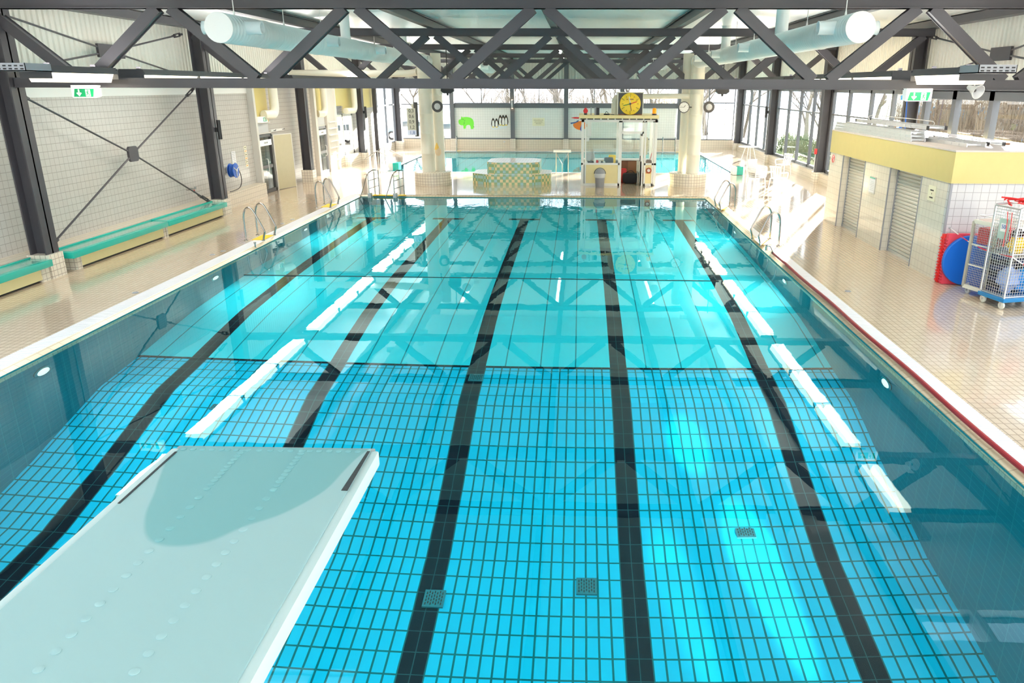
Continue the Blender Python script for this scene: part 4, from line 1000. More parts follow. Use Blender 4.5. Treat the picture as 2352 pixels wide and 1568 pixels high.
MB().lathe([(.05, 2.42), (.05, 2.9)], (-4.2, 48.74, 0), 14).build('cylinder', M['ltgrey'], t)
MB().lathe([(.042, 2.40), (.042, 2.42)], (-4.2, 48.74, 0), 14).lathe([(.042, 2.9), (.042, 2.92)], (-4.2, 48.74, 0), 14).build('bulb', M['warmlamp'], t)

# ------------------------------------------------------------------ yellow-topped kiosk on the right deck
kt = thing('kiosk', 'tiled equipment kiosk with pale yellow fascia and two roller shutters', 'kiosk', (8.4, 18.8, 0))
x0, x1, y0, y1 = 7.2, 9.55, 15.1, 22.57
MB().box(x0, x1, y0, y0+.12, 0, 1.95).build('front_wall', M['kiosktile'], kt, smooth=False)
for a, b in ((y0+.12, 16.42), (18.13, 19.77), (21.45, y1)): MB().box(x0, x0+.30, a, b, 0, 1.95).build('side_wall', M['kioskside'], kt, smooth=False)
MB().box(x0+.3, x1, y1-.12, y1, 0, 1.95).box(x1-.1, x1, y0, y1, 0, 1.95).build('rear_wall', M['kioskside'], kt, smooth=False)
MB().box(x0-.02, x1+.02, y0-.02, y1+.02, 1.94, 2.53).build('fascia', M['yellow'], kt, smooth=False)
MB().box(x0-.03, x1+.05, y0-.03, y1+.03, 2.53, 2.56).build('roof', M['roofing'], kt, smooth=False)
for xa, xb, ya, yb in ((x0-.015, x0+.03, y0-.012, y0+.02), (x0-.012, x0+.015, 16.40, 16.43), (x0-.012, x0+.015, 18.12, 18.15), (x0-.012, x0+.015, 19.75, 19.78), (x0-.012, x0+.015, 21.44, 21.47)):
    MB().box(xa, xb, ya, yb, 0, 1.94).build('corner_trim', M['grey'], kt, smooth=False)
for a, b in ((16.42, 18.13), (19.77, 21.45)):
    sh = MB(); n = 24
    for i in range(n):
        z = .06+i*1.88/n; h = 1.88/n
        vs = [(x0+.20, a, z), (x0+.20, b, z), (x0+.178, a, z+h*.35), (x0+.178, b, z+h*.35), (x0+.178, a, z+h*.7), (x0+.178, b, z+h*.7), (x0+.20, a, z+h), (x0+.20, b, z+h)]
        sh.add(vs, [(0, 1, 3, 2), (2, 3, 5, 4), (4, 5, 7, 6)])
    s_ = sh.build('roller_shutter', M['shutter'], kt, smooth=False)
    MB().box(x0+.17, x0+.22, a, b, 0, .07).build('bottom_bar', M['alu'], s_, smooth=False)
    for u in (a, b-.05): MB().box(x0+.16, x0+.24, u, u+.05, 0, 1.94).build('guide', M['grey'], s_, smooth=False)
t = thing('notice', 'framed glass notice on the kiosk wall between the two shutters', 'notice', (7.2, 19.1, 1.22))
MB().box(7.18, 7.198, 18.9, 19.3, 1.22, 1.62).build('frame', M['jamb'], t, smooth=False)
MB().box(7.176, 7.18, 18.93, 19.27, 1.25, 1.58).build('sheet', M['paper'], t, smooth=False)
MB().box(7.172, 7.176, 18.93, 19.27, 1.58, 1.61).build('top_strip', M['teal'], t, smooth=False)
q = MB()
for i in range(6): q.box(7.174, 7.176, 18.97, 19.2-.02*(i % 3), 1.30+i*.04, 1.313+i*.04)
q.build('text_lines', M['ltgrey'], t, smooth=False)
t = thing('notice', 'small cream sign with two dark lines near the kiosk corner', 'notice', (7.2, 15.85, 1.5))
MB().box(7.185, 7.198, 15.68, 16.02, 1.50, 1.80).build('board', M['sign'], t, smooth=False)
MB().box(7.182, 7.185, 15.77, 15.92, 1.70, 1.725).box(7.182, 7.185, 15.835, 15.85, 1.63, 1.66).box(7.182, 7.185, 15.77, 15.92, 1.555, 1.58).build('text_lines', M['ink'], t, smooth=False)
t = thing('notice', 'small red round prohibition sign at the far end of the kiosk', 'sign', (7.2, 22.2, 1.7))
MB().lathe([(.11, 0), (.11, -.01)], (7.198, 22.25, 1.78), 20, 'x').build('disc', M['white'], t)
MB().tube(arc((7.186, 22.25, 1.78), .1, 0, 2*PI, 20, (0, 1, 0), (0, 0, 1))[:-1], .01, 6, closed=True).bar((7.186, 22.18, 1.85), (7.186, 22.32, 1.71), .01, .018, (1, 0, 0)).build('ring', M['redbright'], t)

# aluminium ladders and planks lying on the kiosk roof
def flat_ladder(lab, p, q, width, z, h=.07, rungs=14, mt_='alu', ends=True):
    t = thing('folded_ladder', lab, 'ladder', ((p[0]+q[0])/2, (p[1]+q[1])/2, z), 'aluminium ladders on the kiosk roof')
    p = Vector((*p, z+h/2)); q = Vector((*q, z+h/2)); d = (q-p).normalized(); nr = Vector((-d.y, d.x, 0))*width/2
    for s in (-1, 1):
        r = MB().bar(p+nr*s, q+nr*s, .028, h)
        L = (q-p).length; k = int(L/.28)
        for i in range(1, k): r.bar(p+nr*s*1.12+d*(L*i/k)-d*.018, p+nr*s*1.12+d*(L*i/k)+d*.018, .004, .03)
        r = r.build('stile', M[mt_], t, smooth=False)
        if ends:
            for e_, g_ in ((p+nr*s-d*.02, p+nr*s+d*.05), (q+nr*s-d*.05, q+nr*s+d*.02)): MB().bar(e_, g_, .034, h+.01).build('end_cap', M['black'], r, smooth=False)
    for i in range(rungs):
        c = p+(q-p)*((i+.5)/rungs); MB().bar(c-nr, c+nr, .03, .03).build('rung', M[mt_], t, smooth=False)
    return t
for i in range(3): flat_ladder('%s of three long ladders stacked along the kiosk roof edge' % ('bottom', 'middle', 'top')[i], (7.36+.02*i, 22.5), (7.42+.03*i, 17.4+.1*i), .30, 2.562+i*.072, rungs=16, mt_='alu', ends=False)
flat_ladder('wide ladder on top of the stack, with black end caps', (7.95, 23.0-.6), (8.15, 18.2), .42, 2.78, .08, 14)
flat_ladder('short ladder section lying near the front of the kiosk roof', (7.85, 18.3), (7.95, 15.9), .38, 2.562, .075, 7, ends=False)
flat_ladder('second short ladder section lying behind it on the kiosk roof', (8.45, 18.6), (8.6, 16.4), .34, 2.562, .07, 6)
t = thing('steel_hoop', 'thin bent steel rod lying over the ladders on the kiosk roof', 'rod', (7.9, 20, 2.86))
MB().tube(smoothpath([(7.75, 21.4, 2.86), (7.74, 21.4, 2.97), (7.85, 20.8, 2.99), (8.05, 18.6, 2.97), (8.1, 18.3, 2.94), (8.1, 18.3, 2.86)]), .009, 6).build('rod', M['alu'], t)
t = thing('wood_offcut', 'small rust-brown offcut lying on the kiosk roof near the window', 'offcut', (8.9, 17.0, 2.56))
MB().box(8.8, 9.05, 16.7, 17.05, 2.56, 2.60).build('slab', M['wood'], t, bevel=.01)
t = thing('broom', 'long blue-handled squeegee leaning on the right column above the kiosk', 'broom', (9.4, 23.15, 2.57))
MB().tube([(9.43, 23.12, 2.57), (9.38, 23.16, 3.46)], .016, 8).build('handle', M['blue'], t)
MB().box(9.2, 9.62, 23.1, 23.16, 3.36, 3.48).build('head', M['cyanblue'], t, smooth=False)
t = thing('broom', 'short blue brush standing beside the squeegee', 'broom', (9.2, 23.15, 2.57))
MB().tube([(9.26, 23.1, 2.57), (9.24, 23.14, 2.72)], .014, 8).box(9.18, 9.32, 23.08, 23.14, 2.57, 2.60).build('handle', M['blue'], t)
t = thing('horn_speaker', 'grey horn loudspeaker below the right trough lamp', 'speaker', (7.0, 14.4, 3.65))
hp = MB()
hp.lathe([(.035, .16), (.05, .10), (.07, .02), (.12, -.08), (.125, -.10), (.115, -.10), (.06, -.02), (.03, .02)], (0, 0, 0), 20, 'y')
hp.xform(Matrix.Translation((7.0, 14.4, 3.655)) @ Matrix.Rotation(.35, 4, 'Z') @ Matrix.Rotation(.35, 4, 'X'))
hp.build('horn', M['ltgrey'], t)
MB().ball((6.99, 14.38, 3.65), .03).build('driver', M['dkgrey'], t)
MB().tube([(7.03, 14.5, 3.72), (7.05, 14.5, 3.9)], .012, 6).box(6.97, 7.11, 14.45, 14.55, 3.88, 3.9).build('bracket', M['white'], t)
# ------------------------------------------------------------------ mats, disc and trolleys in front of the kiosk
def puzzle_mat(lab, x0, x1, y0, y1, z1, m_):
    t = thing('foam_mat', lab, 'mat', ((x0+x1)/2, (y0+y1)/2, 0), 'foam mats leaning on the kiosk')
    MB().box(x0, x1, y0, y1, 0, z1).build('slab', m_, t, bevel=.015)
    q = MB(); z = .04
    while z < z1-.06: q.box(x0-.02, x0+.001, y0+.01, y1-.01, z, z+.03); z += .06
    q.build('toothed_edge', m_, t, smooth=False)
puzzle_mat('rear orange-red foam mat leaning on the kiosk front wall', 7.16, 8.1, 14.975, 15.07, .97, M['redbright'])
puzzle_mat('front red foam mat behind the blue disc', 7.19, 8.15, 14.84, 14.955, 1.0, M['redmat'])
t = thing('foam_disc', 'large round blue foam disc leaning on the red mats', 'float', (7.57, 14.75, 0))
MB().lathe([(.475, 14.725), (.49, 14.74), (.49, 14.80), (.475, 14.815)], (7.60, 0, .495), 56, 'y').build('disc', M['bluemat'], t)
MB().tube(smoothpath([(7.72, 14.71, .62), (7.76, 14.70, .57), (7.72, 14.70, .53), (7.76, 14.7, .48), (7.71, 14.7, .43), (7.74, 14.71, .38)]), .008, 6).build('cord', M['rope_w'], t)

def frame_xf(o, ang): return Matrix.Translation((o[0], o[1], 0)) @ Matrix.Rotation(ang, 4, 'Z')
def mesh_panel(mb, p, u, v, W, H, nu, nv, r=.004, depth=None):
    """wire grid spanned by unit axes u (width) and v (height) from corner p"""
    p = Vector(p); u = Vector(u); v = Vector(v); n = u.cross(v)
    for i in range(nu+1): mb.bar(p+u*(W*i/nu), p+u*(W*i/nu)+v*H, 2*r, 2*r, n)
    for j in range(nv+1): mb.bar(p+v*(H*j/nv), p+v*(H*j/nv)+u*W, 2*r, 2*r, n)
def caster(mb_w, mb_f, x, y, r=.065, s=1):
    mb_w.lathe([(r*.6, -.022), (r, -.015), (r, .015), (r*.6, .022)], (x, y, r), 18, 'x')
    mb_f.bar((x-.03, y, r), (x-.03, y+.01, .15), .035, .006, (1, 0, 0)).bar((x+.03, y, r), (x+.03, y+.01, .15), .035, .006, (1, 0, 0)).bar((x, y, .12), (x, y, .15), .07, .07).lathe([(.012, -.035), (.012, .035)], (x, y, r), 8, 'x')
def cage(o, ang):
    X = frame_xf(o, ang); W, D, zb, H = .92, .56, .20, 1.55
    t = thing('wire_cage', 'tall wire cage trolley with blue base holding pool toys', 'trolley', (o[0], o[1], 0), 'wire trolleys in front of the kiosk')
    MB().box(-.03, W+.03, -.03, D+.03, .13, .20).xform(X).build('base', M['bluebase'], t, bevel=.01)
    for i, (x, y) in enumerate(((.02, .05), (.05, D-.04), (W-.08, .05), (W-.08, D-.04))):
        w_, f_ = MB(), MB(); caster(w_, f_, x, y); c = w_.xform(X).build('caster_wheel', M['cream'], t); f_.xform(X).build('fork', M['alu'], c, smooth=False)
    fr = MB()
    for x, y in ((0, 0), (W, 0), (0, D), (W, D)): fr.tube([(x, y, zb), (x, y, zb+H)], .018, 8)
    for y in (0, D): fr.tube(smoothpath([(0, y, zb+H-.1), (.015, y, zb+H-.02), (.08, y, zb+H+.02), (W-.08, y, zb+H+.02), (W-.015, y, zb+H-.02), (W, y, zb+H-.1)], 3), .018, 8)
    for x in (0, W): fr.tube([(x, 0, zb+H), (x, D, zb+H)], .014, 8).tube([(x, 0, zb+.02), (x, D, zb+.02)], .014, 8)
    for y in (0, D): fr.tube([(0, y, zb+.02), (W, y, zb+.02)], .014, 8).tube([(0, y, zb+.78), (W, y, zb+.78)], .012, 8)
    fr.xform(X).build('frame', M['alu'], t)
    g = MB(); mesh_panel(g, (0, 0, zb), (1, 0, 0), (0, 0, 1), W, H, 18, 30, .0035); g.xform(X).build('front_mesh', M['alu'], t, smooth=False)
    for x in (0, W):
        g = MB(); mesh_panel(g, (x, 0, zb), (0, 1, 0), (0, 0, 1), D, H, 11, 30, .0035); g.xform(X).build('side_mesh', M['alu'], t, smooth=False)
    g = MB(); mesh_panel(g, (0, D, zb), (1, 0, 0), (0, 0, 1), W, H, 14, 22, .003); g.xform(X).build('rear_mesh', M['alu'], t, smooth=False)
    g = MB(); mesh_panel(g, (0, 0, zb+.72), (1, 0, 0), (0, 1, 0), W, D, 14, 8, .004); g.xform(X).build('shelf', M['alu'], t, smooth=False)
    lb = MB().box(-.012, -.006, .18, .40, 1.20, 1.55).xform(X).build('label_card', mat('pale_green_card', (.42, .56, .50), .5), t, smooth=False)
    MB().box(-.014, -.012, .22, .36, 1.33, 1.47).xform(X).build('number_field', M['white'], lb, smooth=False)
    nb = text('number', '50', .10, (0, 0, 0), (0, 0, 0), M['inkblue'], lb)
    nb.location = X @ Vector((-.016, .29, 1.41)) - Vector(t.location); nb.rotation_euler = (PI/2, 0, ang-PI/2)
    return X
XC = cage((7.44, 13.02), .25)
def cabinet(o, ang):
    X = frame_xf(o, ang); W, D, zb, H = .75, .52, .14, 1.22
    t = thing('mesh_cabinet', 'cream framed mesh cabinet trolley between the blue disc and the wire cage', 'trolley', (o[0], o[1], 0), 'wire trolleys in front of the kiosk')
    f_ = MB()
    def rect(p, u, W_, H_, th=.05):
        p = Vector(p); u = Vector(u); n = u.cross(Vector((0, 0, 1)))
        for a, b in ((p, p+u*W_), (p+Vector((0, 0, H_)), p+u*W_+Vector((0, 0, H_)))): f_.bar(a, b, .04, .07)
        for a in (p, p+u*W_): f_.bar(a, a+Vector((0, 0, H_)), .05, .05, n)
    rect((0, 0, zb), (1, 0, 0), W, H); rect((0, D, zb), (1, 0, 0), W, H); rect((0, 0, zb), (0, 1, 0), D, H); rect((W, 0, zb), (0, 1, 0), D, H)
    f_.bar((0, 0, zb+.42), (0, D, zb+.42), .02, .02).bar((0, 0, zb+.80), (0, D, zb+.80), .02, .02)
    f_.xform(X).build('frame', M['cream'], t, smooth=False)
    for nm, p, u, w in (('side_mesh', (0, 0, zb), (0, 1, 0), D), ('front_mesh', (0, 0, zb), (1, 0, 0), W)):
        g = MB(); mesh_panel(g, p, u, (0, 0, 1), w, H, 14, 30, .003); g.xform(X).build(nm, M['alu'], t, smooth=False)
    MB().box(.0, W, .0, D, zb-.02, zb+.01).xform(X).build('bottom', M['grey'], t, smooth=False)
    g = MB().tube([(.05, .05, zb+H), (.05, .05, zb+H+.12), (.05, D-.05, zb+H+.12), (.05, D-.05, zb+H)], .01, 6).tube([(.05, .05, zb+H+.12), (W-.05, .05, zb+H+.12), (W-.05, D-.05, zb+H+.12), (.05, D-.05, zb+H+.12)], .01, 6)
    g.xform(X).build('top_rail', M['alu'], t)
    for x, y in ((.06, .06), (.06, D-.06), (W-.06, .06), (W-.06, D-.06)):
        w_, ff = MB(), MB(); caster(w_, ff, x, y, .055); c = w_.xform(X).build('caster_wheel', M['ltgrey'], t); ff.xform(X).build('fork', M['grey'], c, smooth=False)
    return X
XB = cabinet((7.47, 13.70), .33)
# things kept in the trolleys
def blob(nm, lab, X, c, r, sc, m_, cat, grp=None, n=0.18, seg=18, rings=12):
    q = MB().ball((0, 0, 0), r, seg, rings, sc)
    rnd = random.Random(hash(lab) % 1000 if False else sum(map(ord, lab)))
    ph = [rnd.uniform(0, 6) for _ in range(3)]
    q.v = [v*(1+n*math.sin(9*v.x/r+ph[0])*math.sin(7*v.y/r+ph[1])*.5+n*.5*math.sin(8*v.z/r+ph[2])) for v in q.v]
    mn = min(v.z for v in q.v)
    q.v = [v+Vector((c[0], c[1], c[2]-mn)) for v in q.v]
    return q.xform(X).build(nm, m_, cat=cat, label=lab, group=grp)
blob('swim_bag', 'crumpled pale blue plastic bag at the bottom of the wire cage', XC, (.22, .22, .23), .2, (1.0, .8, 1.1), mat('pale_blue_plastic_bag', (.35, .48, .82), .3), 'bag', n=.25)
blob('swim_bag', 'bright blue bag beside the pale one at the bottom of the wire cage', XC, (.55, .24, .23), .19, (1.0, .9, 1.1), M['cyanblue'], 'bag', n=.25)
blob('pool_toy', 'yellow pool toy on the shelf of the wire cage', XC, (.28, .25, .935), .13, (1.1, .9, 1.1), mat('yellow_toy_plastic', (.92, .62, .02), .35), 'toy', n=.3)
blob('pool_toy', 'red pool toy right of the yellow one in the wire cage', XC, (.62, .26, .935), .18, (1.1, .9, 1.2), M['redbright'], 'toy', n=.2)
blob('black_bag', 'black sack behind the toys on the shelf of the wire cage', XC, (.46, .45, .935), .09, (2.2, .8, 2.0), M['bag'], 'bag')
for i in range(7):
    for j in range(2):
        MB().box(.06+.43*j, .46+.43*j, .36, .53, .225+i*.098, .225+i*.098+.09).xform(XC).build('swim_float', M['bag'] if (i+j) % 2 else mat('navy_foam', (.02, .03, .10), .6) if 'navy_foam' not in bpy.data.materials else bpy.data.materials['navy_foam'], cat='float', label='dark foam float, %s in the %s pile in the wire cage' % (('lowest', 'second', 'third', 'fourth', 'fifth', 'sixth', 'topmost')[i], ('left', 'right')[j]), group='dark floats in the wire cage', bevel=.01)
for i, (m_, nm) in enumerate(((M['blue'], 'dark blue'), (M['blue'], 'blue'), (M['redbright'], 'red'))):
    MB().box(.06, .66, .08, .46, .155+i*.40, .155+i*.40+.30).xform(XB).build('foam_block', m_, cat='float', label='%s foam block on the %s level of the mesh cabinet' % (nm, ('lowest', 'middle', 'top')[i]), bevel=.02, group='foam blocks in the mesh cabinet')
blob('pool_toy', 'small yellow toy at the front of the mesh cabinet', XB, (.12, .06, .64), .055, (1.2, 1, .9), mat('yellow_toy', (.9, .62, .03), .4), 'toy')
# red lane ropes heaped on the cage and the red-white rope tied across
for i in range(7):
    r_ = random.Random(i)
    pts = [(.02+.13*k, .28+.2*math.sin(k*1.1+i)+.04*r_.uniform(-1, 1), 1.80+.02*(i % 3)+.035*math.sin(k*.9+i*.7)+.02) for k in range(8)]
    MB().tube([XC @ Vector(p) for p in smoothpath(pts, 3)], .014, 7).build('lane_rope', M['rope_w'] if i == 3 else M['redbright'], cat='rope', label=('white' if i == 3 else 'red')+' lane rope in the heap on top of the wire cage', group='ropes heaped on the wire cage' if i != 3 else None)
for i in range(2):
    MB().tube([XC @ Vector(p) for p in smoothpath([(-.02, .16+.10*i, 1.68), (-.024, .13+.09*i, 1.45), (-.022, .10+.12*i, 1.2-.12*i)], 3)], .006, 6).build('hanging_rope', M['redbright'], cat='rope', label='%s of two thin red ropes hanging down the left side of the wire cage' % ('nearer', 'farther')[i], group='thin red ropes hanging down the cage')
A = Vector((7.30, 15.08, 1.08)); B = XC @ Vector((-.03, -.03, .95)); C_ = XC @ Vector((.95, -.035, .70))
rt_ = thing('barrier_rope', 'red and white rope tied from the kiosk wall across both trolleys', 'rope', tuple(A))
def seg_(P, Q, n, ph):
    for i in range(n):
        a = P.lerp(Q, i/n); b = P.lerp(Q, (i+1)/n); sag = lambda p, u: p-Vector((0, 0, .10*math.sin(PI*u)))
        MB().tube([sag(a, i/n), sag(a.lerp(b, .5), (i+.5)/n), sag(b, (i+1)/n)], .010, 7).build('rope_length', M['rope_r'] if (i+ph) % 2 == 0 else M['rope_w'], rt_)
seg_(A, B, 6, 1); seg_(B, C_, 4, 1)
MB().lathe([(.02, 0), (.02, -.06)], (7.30, 15.10, 1.08), 8, 'y').build('hook', M['alu'], rt_)

# ------------------------------------------------------------------ tiled island in the middle of the far deck
def mosaic():
    mt, n, b = nodes('green_yellow_mosaic')
    g = n.nodes.new('ShaderNodeNewGeometry'); mp = n.nodes.new('ShaderNodeVectorMath'); mp.operation = 'SCALE'; mp.inputs['Scale'].default_value = 1/.115
    ad = n.nodes.new('ShaderNodeVectorMath'); ad.operation = 'ADD'; ad.inputs[1].default_value = (.03, .5, .01)
    n.links.new(g.outputs['Position'], ad.inputs[0]); n.links.new(ad.outputs[0], mp.inputs[0])
    fl = n.nodes.new('ShaderNodeVectorMath'); fl.operation = 'FLOOR'; n.links.new(mp.outputs[0], fl.inputs[0])
    sp = n.nodes.new('ShaderNodeSeparateXYZ'); n.links.new(fl.outputs[0], sp.inputs[0])
    # pattern repeats: green chequer, yellow and blue between
    k = math_node(n, 'ADD', math_node(n, 'ADD', sp.outputs[0], math_node(n, 'MULTIPLY', sp.outputs[2], 1.0)), math_node(n, 'MULTIPLY', sp.outputs[1], 1.0))
    md = math_node(n, 'FLOORED_MODULO', k, 2.0)
    wn = n.nodes.new('ShaderNodeTexWhiteNoise'); wn.noise_dimensions = '3D'; n.links.new(fl.outputs[0], wn.inputs['Vector'])
    gt = math_node(n, 'GREATER_THAN', wn.outputs['Value'], .45)
    m1 = n.nodes.new('ShaderNodeMix'); m1.data_type = 'RGBA'; m1.inputs[6].default_value = (.38, .60, .58, 1); m1.inputs[7].default_value = (.80, .66, .36, 1); n.links.new(gt, m1.inputs[0])
    m2 = n.nodes.new('ShaderNodeMix'); m2.data_type = 'RGBA'; m2.inputs[6].default_value = (.30, .44, .24, 1); n.links.new(m1.outputs[2], m2.inputs[7]); n.links.new(md, m2.inputs[0])
    n.links.new(m2.outputs[2], b.inputs['Base Color']); b.inputs['Roughness'].default_value = .2
    return mt
M['mosaic'] = mosaic()
M['islandtop'] = tile('island_top_tile', (.80, .80, .80), (.78, .78, .79), (.55, .55, .55), .115, .115, .006, .15)
it = thing('tiled_island', 'two-step island of green and yellow mosaic tiles with white tops', 'platform', (-2.68, 31.2, 0))
def octo(x0, x1, y0, y1, c): return [(x0+c, y0), (x1-c, y0), (x1, y0+c*.8), (x1, y1-c*.8), (x1-c, y1), (x0+c, y1), (x0, y1-c*.8), (x0, y0+c*.8)]
lo = octo(-4.28, -1.16, 30.25, 32.6, .72); hi = octo(-3.66, -1.58, 30.3, 32.3, .35)
MB().prism(lo, 0, .40, 'z').build('lower_step', M['mosaic'], it, smooth=False)
MB().prism(lo, .40, .412, 'z').build('lower_top', M['islandtop'], it, smooth=False)
MB().prism(hi, .41, .86, 'z').build('upper_step', M['mosaic'], it, smooth=False)
MB().prism(octo(-3.66, -1.58, 30.3, 32.3, .35), .86, .875, 'z').build('upper_top', M['islandtop'], it, smooth=False)

# ------------------------------------------------------------------ lifeguard booth
bt = thing('lifeguard_booth', 'glazed lifeguard booth with pale yellow lower panels', 'booth', (1.5, 31.3, 0))
bx0, bx1, by0, by1 = .05, 2.97, 30.3, 32.5
fr = MB()
for x in (bx0, bx1-.10): fr.box(x, x+.10, by0, by0+.10, 0, 2.5).box(x, x+.10, by1-.10, by1, 0, 2.5)
fr.box(.19, .24, by0+.01, by0+.08, 0, 2.45).box(1.49, 1.62, by0, by0+.09, 0, 2.45).box(2.40, 2.46, by0, by0+.09, 0, 2.45).box(2.49, 2.56, by0, by0+.09, 0, 2.45).box(2.80, 2.86, by0, by0+.09, 0, 2.45)
fr.box(bx0, bx1, by0, by0+.09, 2.40, 2.5).box(bx0, bx1, by1-.09, by1, 2.40, 2.5).box(bx0, bx0+.09, by0, by1, 2.40, 2.5).box(bx1-.09, bx1, by0, by1, 2.40, 2.5)
fr.box(.15, 1.55, by0, by0+.08, .80, .87).box(2.5, 2.9, by0, by0+.08, .80, .87).box(.15, 1.55, by0, by0+.08, .0, .09).box(2.5, 2.9, by0, by0+.08, 0, .09).box(1.6, 2.45, by0, by0+.07, 1.98, 2.06)
fr.box(bx0, bx0+.07, by0, by1, .80, .87).box(bx1-.07, bx1, by0, by1, .80, .87).box(bx0, bx1, by1-.07, by1, .80, .87).box(1.5, 1.58, by1-.09, by1, .0, 2.45)
fr.build('frame', M['white'], bt, smooth=False)
MB().box(.24, 1.49, by0+.03, by0+.06, .09, .80).build('lower_panel', M['yellowlt'], bt, smooth=False)
MB().box(2.56, 2.80, by0+.03, by0+.06, .09, .80).build('lower_panel', M['yellowlt'], bt, smooth=False)
MB().box(bx0+.02, bx0+.05, by0+.1, by1-.1, .0, .80).build('lower_panel', M['yellowlt'], bt, smooth=False)
MB().box(bx1-.05, bx1-.02, by0+.1, by1-.1, .0, .80).build('lower_panel', M['yellowlt'], bt, smooth=False)
MB().box(.1, 2.9, by1-.05, by1-.02, .0, .80).build('lower_panel', M['yellowlt'], bt, smooth=False)
gl = MB()
for a, b, c, d in (((.24, by0+.04), (1.49, by0+.04), .87, 2.40), ((2.56, by0+.04), (2.80, by0+.04), .87, 2.40), ((1.62, by0+.04), (2.40, by0+.04), 2.06, 2.40), ((bx0+.03, by0+.1), (bx0+.03, by1-.1), .87, 2.4), ((bx1-.03, by0+.1), (bx1-.03, by1-.1), .87, 2.4), ((.12, by1-.04), (2.9, by1-.04), .87, 2.4)):
    gl.quad((*a, c), (*b, c), (*b, d), (*a, d))
gl.build('glazing', M['kglass'], bt, smooth=False)
MB().box(-.05, 3.0, by0-.08, by1+.05, 2.54, 2.66).build('roof', M['yellowlt'], bt, smooth=False)
q = MB()
for i in range(11): q.box(.0+i*.272, .22+i*.272, by0-.07, by0+.1, 2.50, 2.54)
MB().box(-.02, 2.98, by0-.04, by1, 2.50, 2.54).build('roof_slat', M['white'], bt, smooth=False)
q.v = [v+Vector((0, -.012, 0)) for v in q.v]
q.build('dark_vent_slots', M['ink'], bt, smooth=False)
dl = MB().box(2.36, 2.40, by0-.02, by0+.72, .02, .95).box(2.36, 2.40, by0-.02, by0+.06, .02, 1.98).box(2.36, 2.40, by0+.66, by0+.72, .02, 1.98).box(2.36, 2.40, by0-.02, by0+.72, 1.90, 1.98).build('door', M['white'], bt, smooth=False)
MB().box(2.33, 2.36, by0+.04, by0+.07, .95, 1.15).build('handle', M['black'], dl, smooth=False)
dk = thing('desk', 'white counter running inside the lifeguard booth', 'desk', (1.4, 31.6, 0))
MB().box(.13, 1.45, by0+.12, by0+.62, .78, .82).box(.13, 2.85, by1-.75, by1-.1, .84, .88).build('top', M['white'], dk, smooth=False)
for u, v, w_, h_ in ((.13, by0+.12, by0+.62, .78), (1.38, by0+.12, by0+.62, .78), (.13, by1-.75, by1-.1, .84)): MB().box(u, u+.07, v, w_, 0, h_).build('leg_panel', M['white'], dk, smooth=False)
cb = thing('cabinet', 'brown wooden cupboard under the counter in the booth', 'cabinet', (2.2, 31.9, 0))
MB().box(1.95, 2.75, by1-.68, by1-.12, 0, .83).build('body', M['wood'], cb, smooth=False)
MB().box(1.55, 1.95, by1-.66, by1-.64, .0, .83).build('back_board', M['wood'], cb, smooth=False)
MB().box(1.56, 1.94, by1-.66, by1-.3, .40, .42).build('shelf', M['white'], cb, smooth=False)
MB().box(1.97, 2.35, by1-.70, by1-.68, .03, .8).build('door', mat('light_brown_door', (.38, .17, .07), .45), cb, smooth=False)
t = thing('monitor', 'grey flat monitor standing at the left of the booth counter', 'monitor', (.45, by0+.4, .82))
MB().box(-.19, .19, -.02, .02, .10, .42).xform(Matrix.Translation((.44, by0+.42, .84)) @ Matrix.Rotation(-.5, 4, 'Z') @ Matrix.Rotation(-.15, 4, 'Y')).build('screen_case', M['ltgrey'], t, smooth=False)
MB().lathe([(.11, .82), (.10, .84), (.02, .85), (.02, .98)], (.44, by0+.42, 0), 14).build('stand', M['black'], t)
t = thing('telephone', 'black desk set with white cups at the left of the booth counter', 'telephone', (.5, by0+.25, .82))
MB().box(.28, .55, by0+.14, by0+.34, .82, .93).build('body', M['black'], t, bevel=.02)
for i, (x, y, h, m_, nm) in enumerate(((.58, .22, .2, 'white', 'white bottle'), (.26, .16, .1, 'paper', 'small white cup'), (.68, .28, .14, 'redbright', 'red tin'), (.78, .2, .12, 'white', 'white mug'), (.86, .3, .1, 'dkgrey', 'dark pot'), (.95, .18, .1, 'white', 'white tub'))):
    MB().lathe([(.045, .822), (.05, .84), (.05, .82+h*.8), (.03, .82+h)], (x, by0+y, 0), 14).build('container', M[m_], cat='container', label='%s on the booth counter, %s from the left' % (nm, ('third', 'first', 'fourth', 'fifth', 'sixth', 'seventh')[i]), group='small containers on the booth counter')
t = thing('shoulder_bag', 'dark grey bag lying on the booth counter', 'bag', (1.2, by0+.35, .82))
MB().box(.95, 1.32, by0+.2, by0+.5, .822, .82+.24).build('body', M['dkgrey'], t, bevel=.07)
t = thing('tool_case', 'yellow case behind the grey bag on the booth counter', 'case', (1.3, by0+.55, .82))
MB().box(1.13, 1.42, by0+.52, by0+.61, .822, 1.14).build('body', M['yellowmat'], t, bevel=.04)
t = thing('clipboard', 'flat blue folder at the right end of the booth counter', 'folder', (1.33, by0+.2, .82))
MB().box(1.2, 1.44, by0+.13, by0+.19, .822, .85).build('cover', M['blue'], t, smooth=False)
t = thing('sports_bag', 'black sports bag on the floor in the booth doorway', 'bag', (2.0, 31.2, 0))
MB().box(1.72, 2.33, 30.95, 31.35, .005, .42).build('body', M['bag'], t, bevel=.14)
MB().tube(smoothpath([(1.85, 31.0, .41), (1.95, 30.97, .5), (2.1, 30.97, .5), (2.2, 31.0, .41)]), .014, 6).build('strap', M['bag'], t)
t = thing('first_aid_bag', 'red bag standing on end left of the black sports bag', 'bag', (1.7, 31.45, 0))
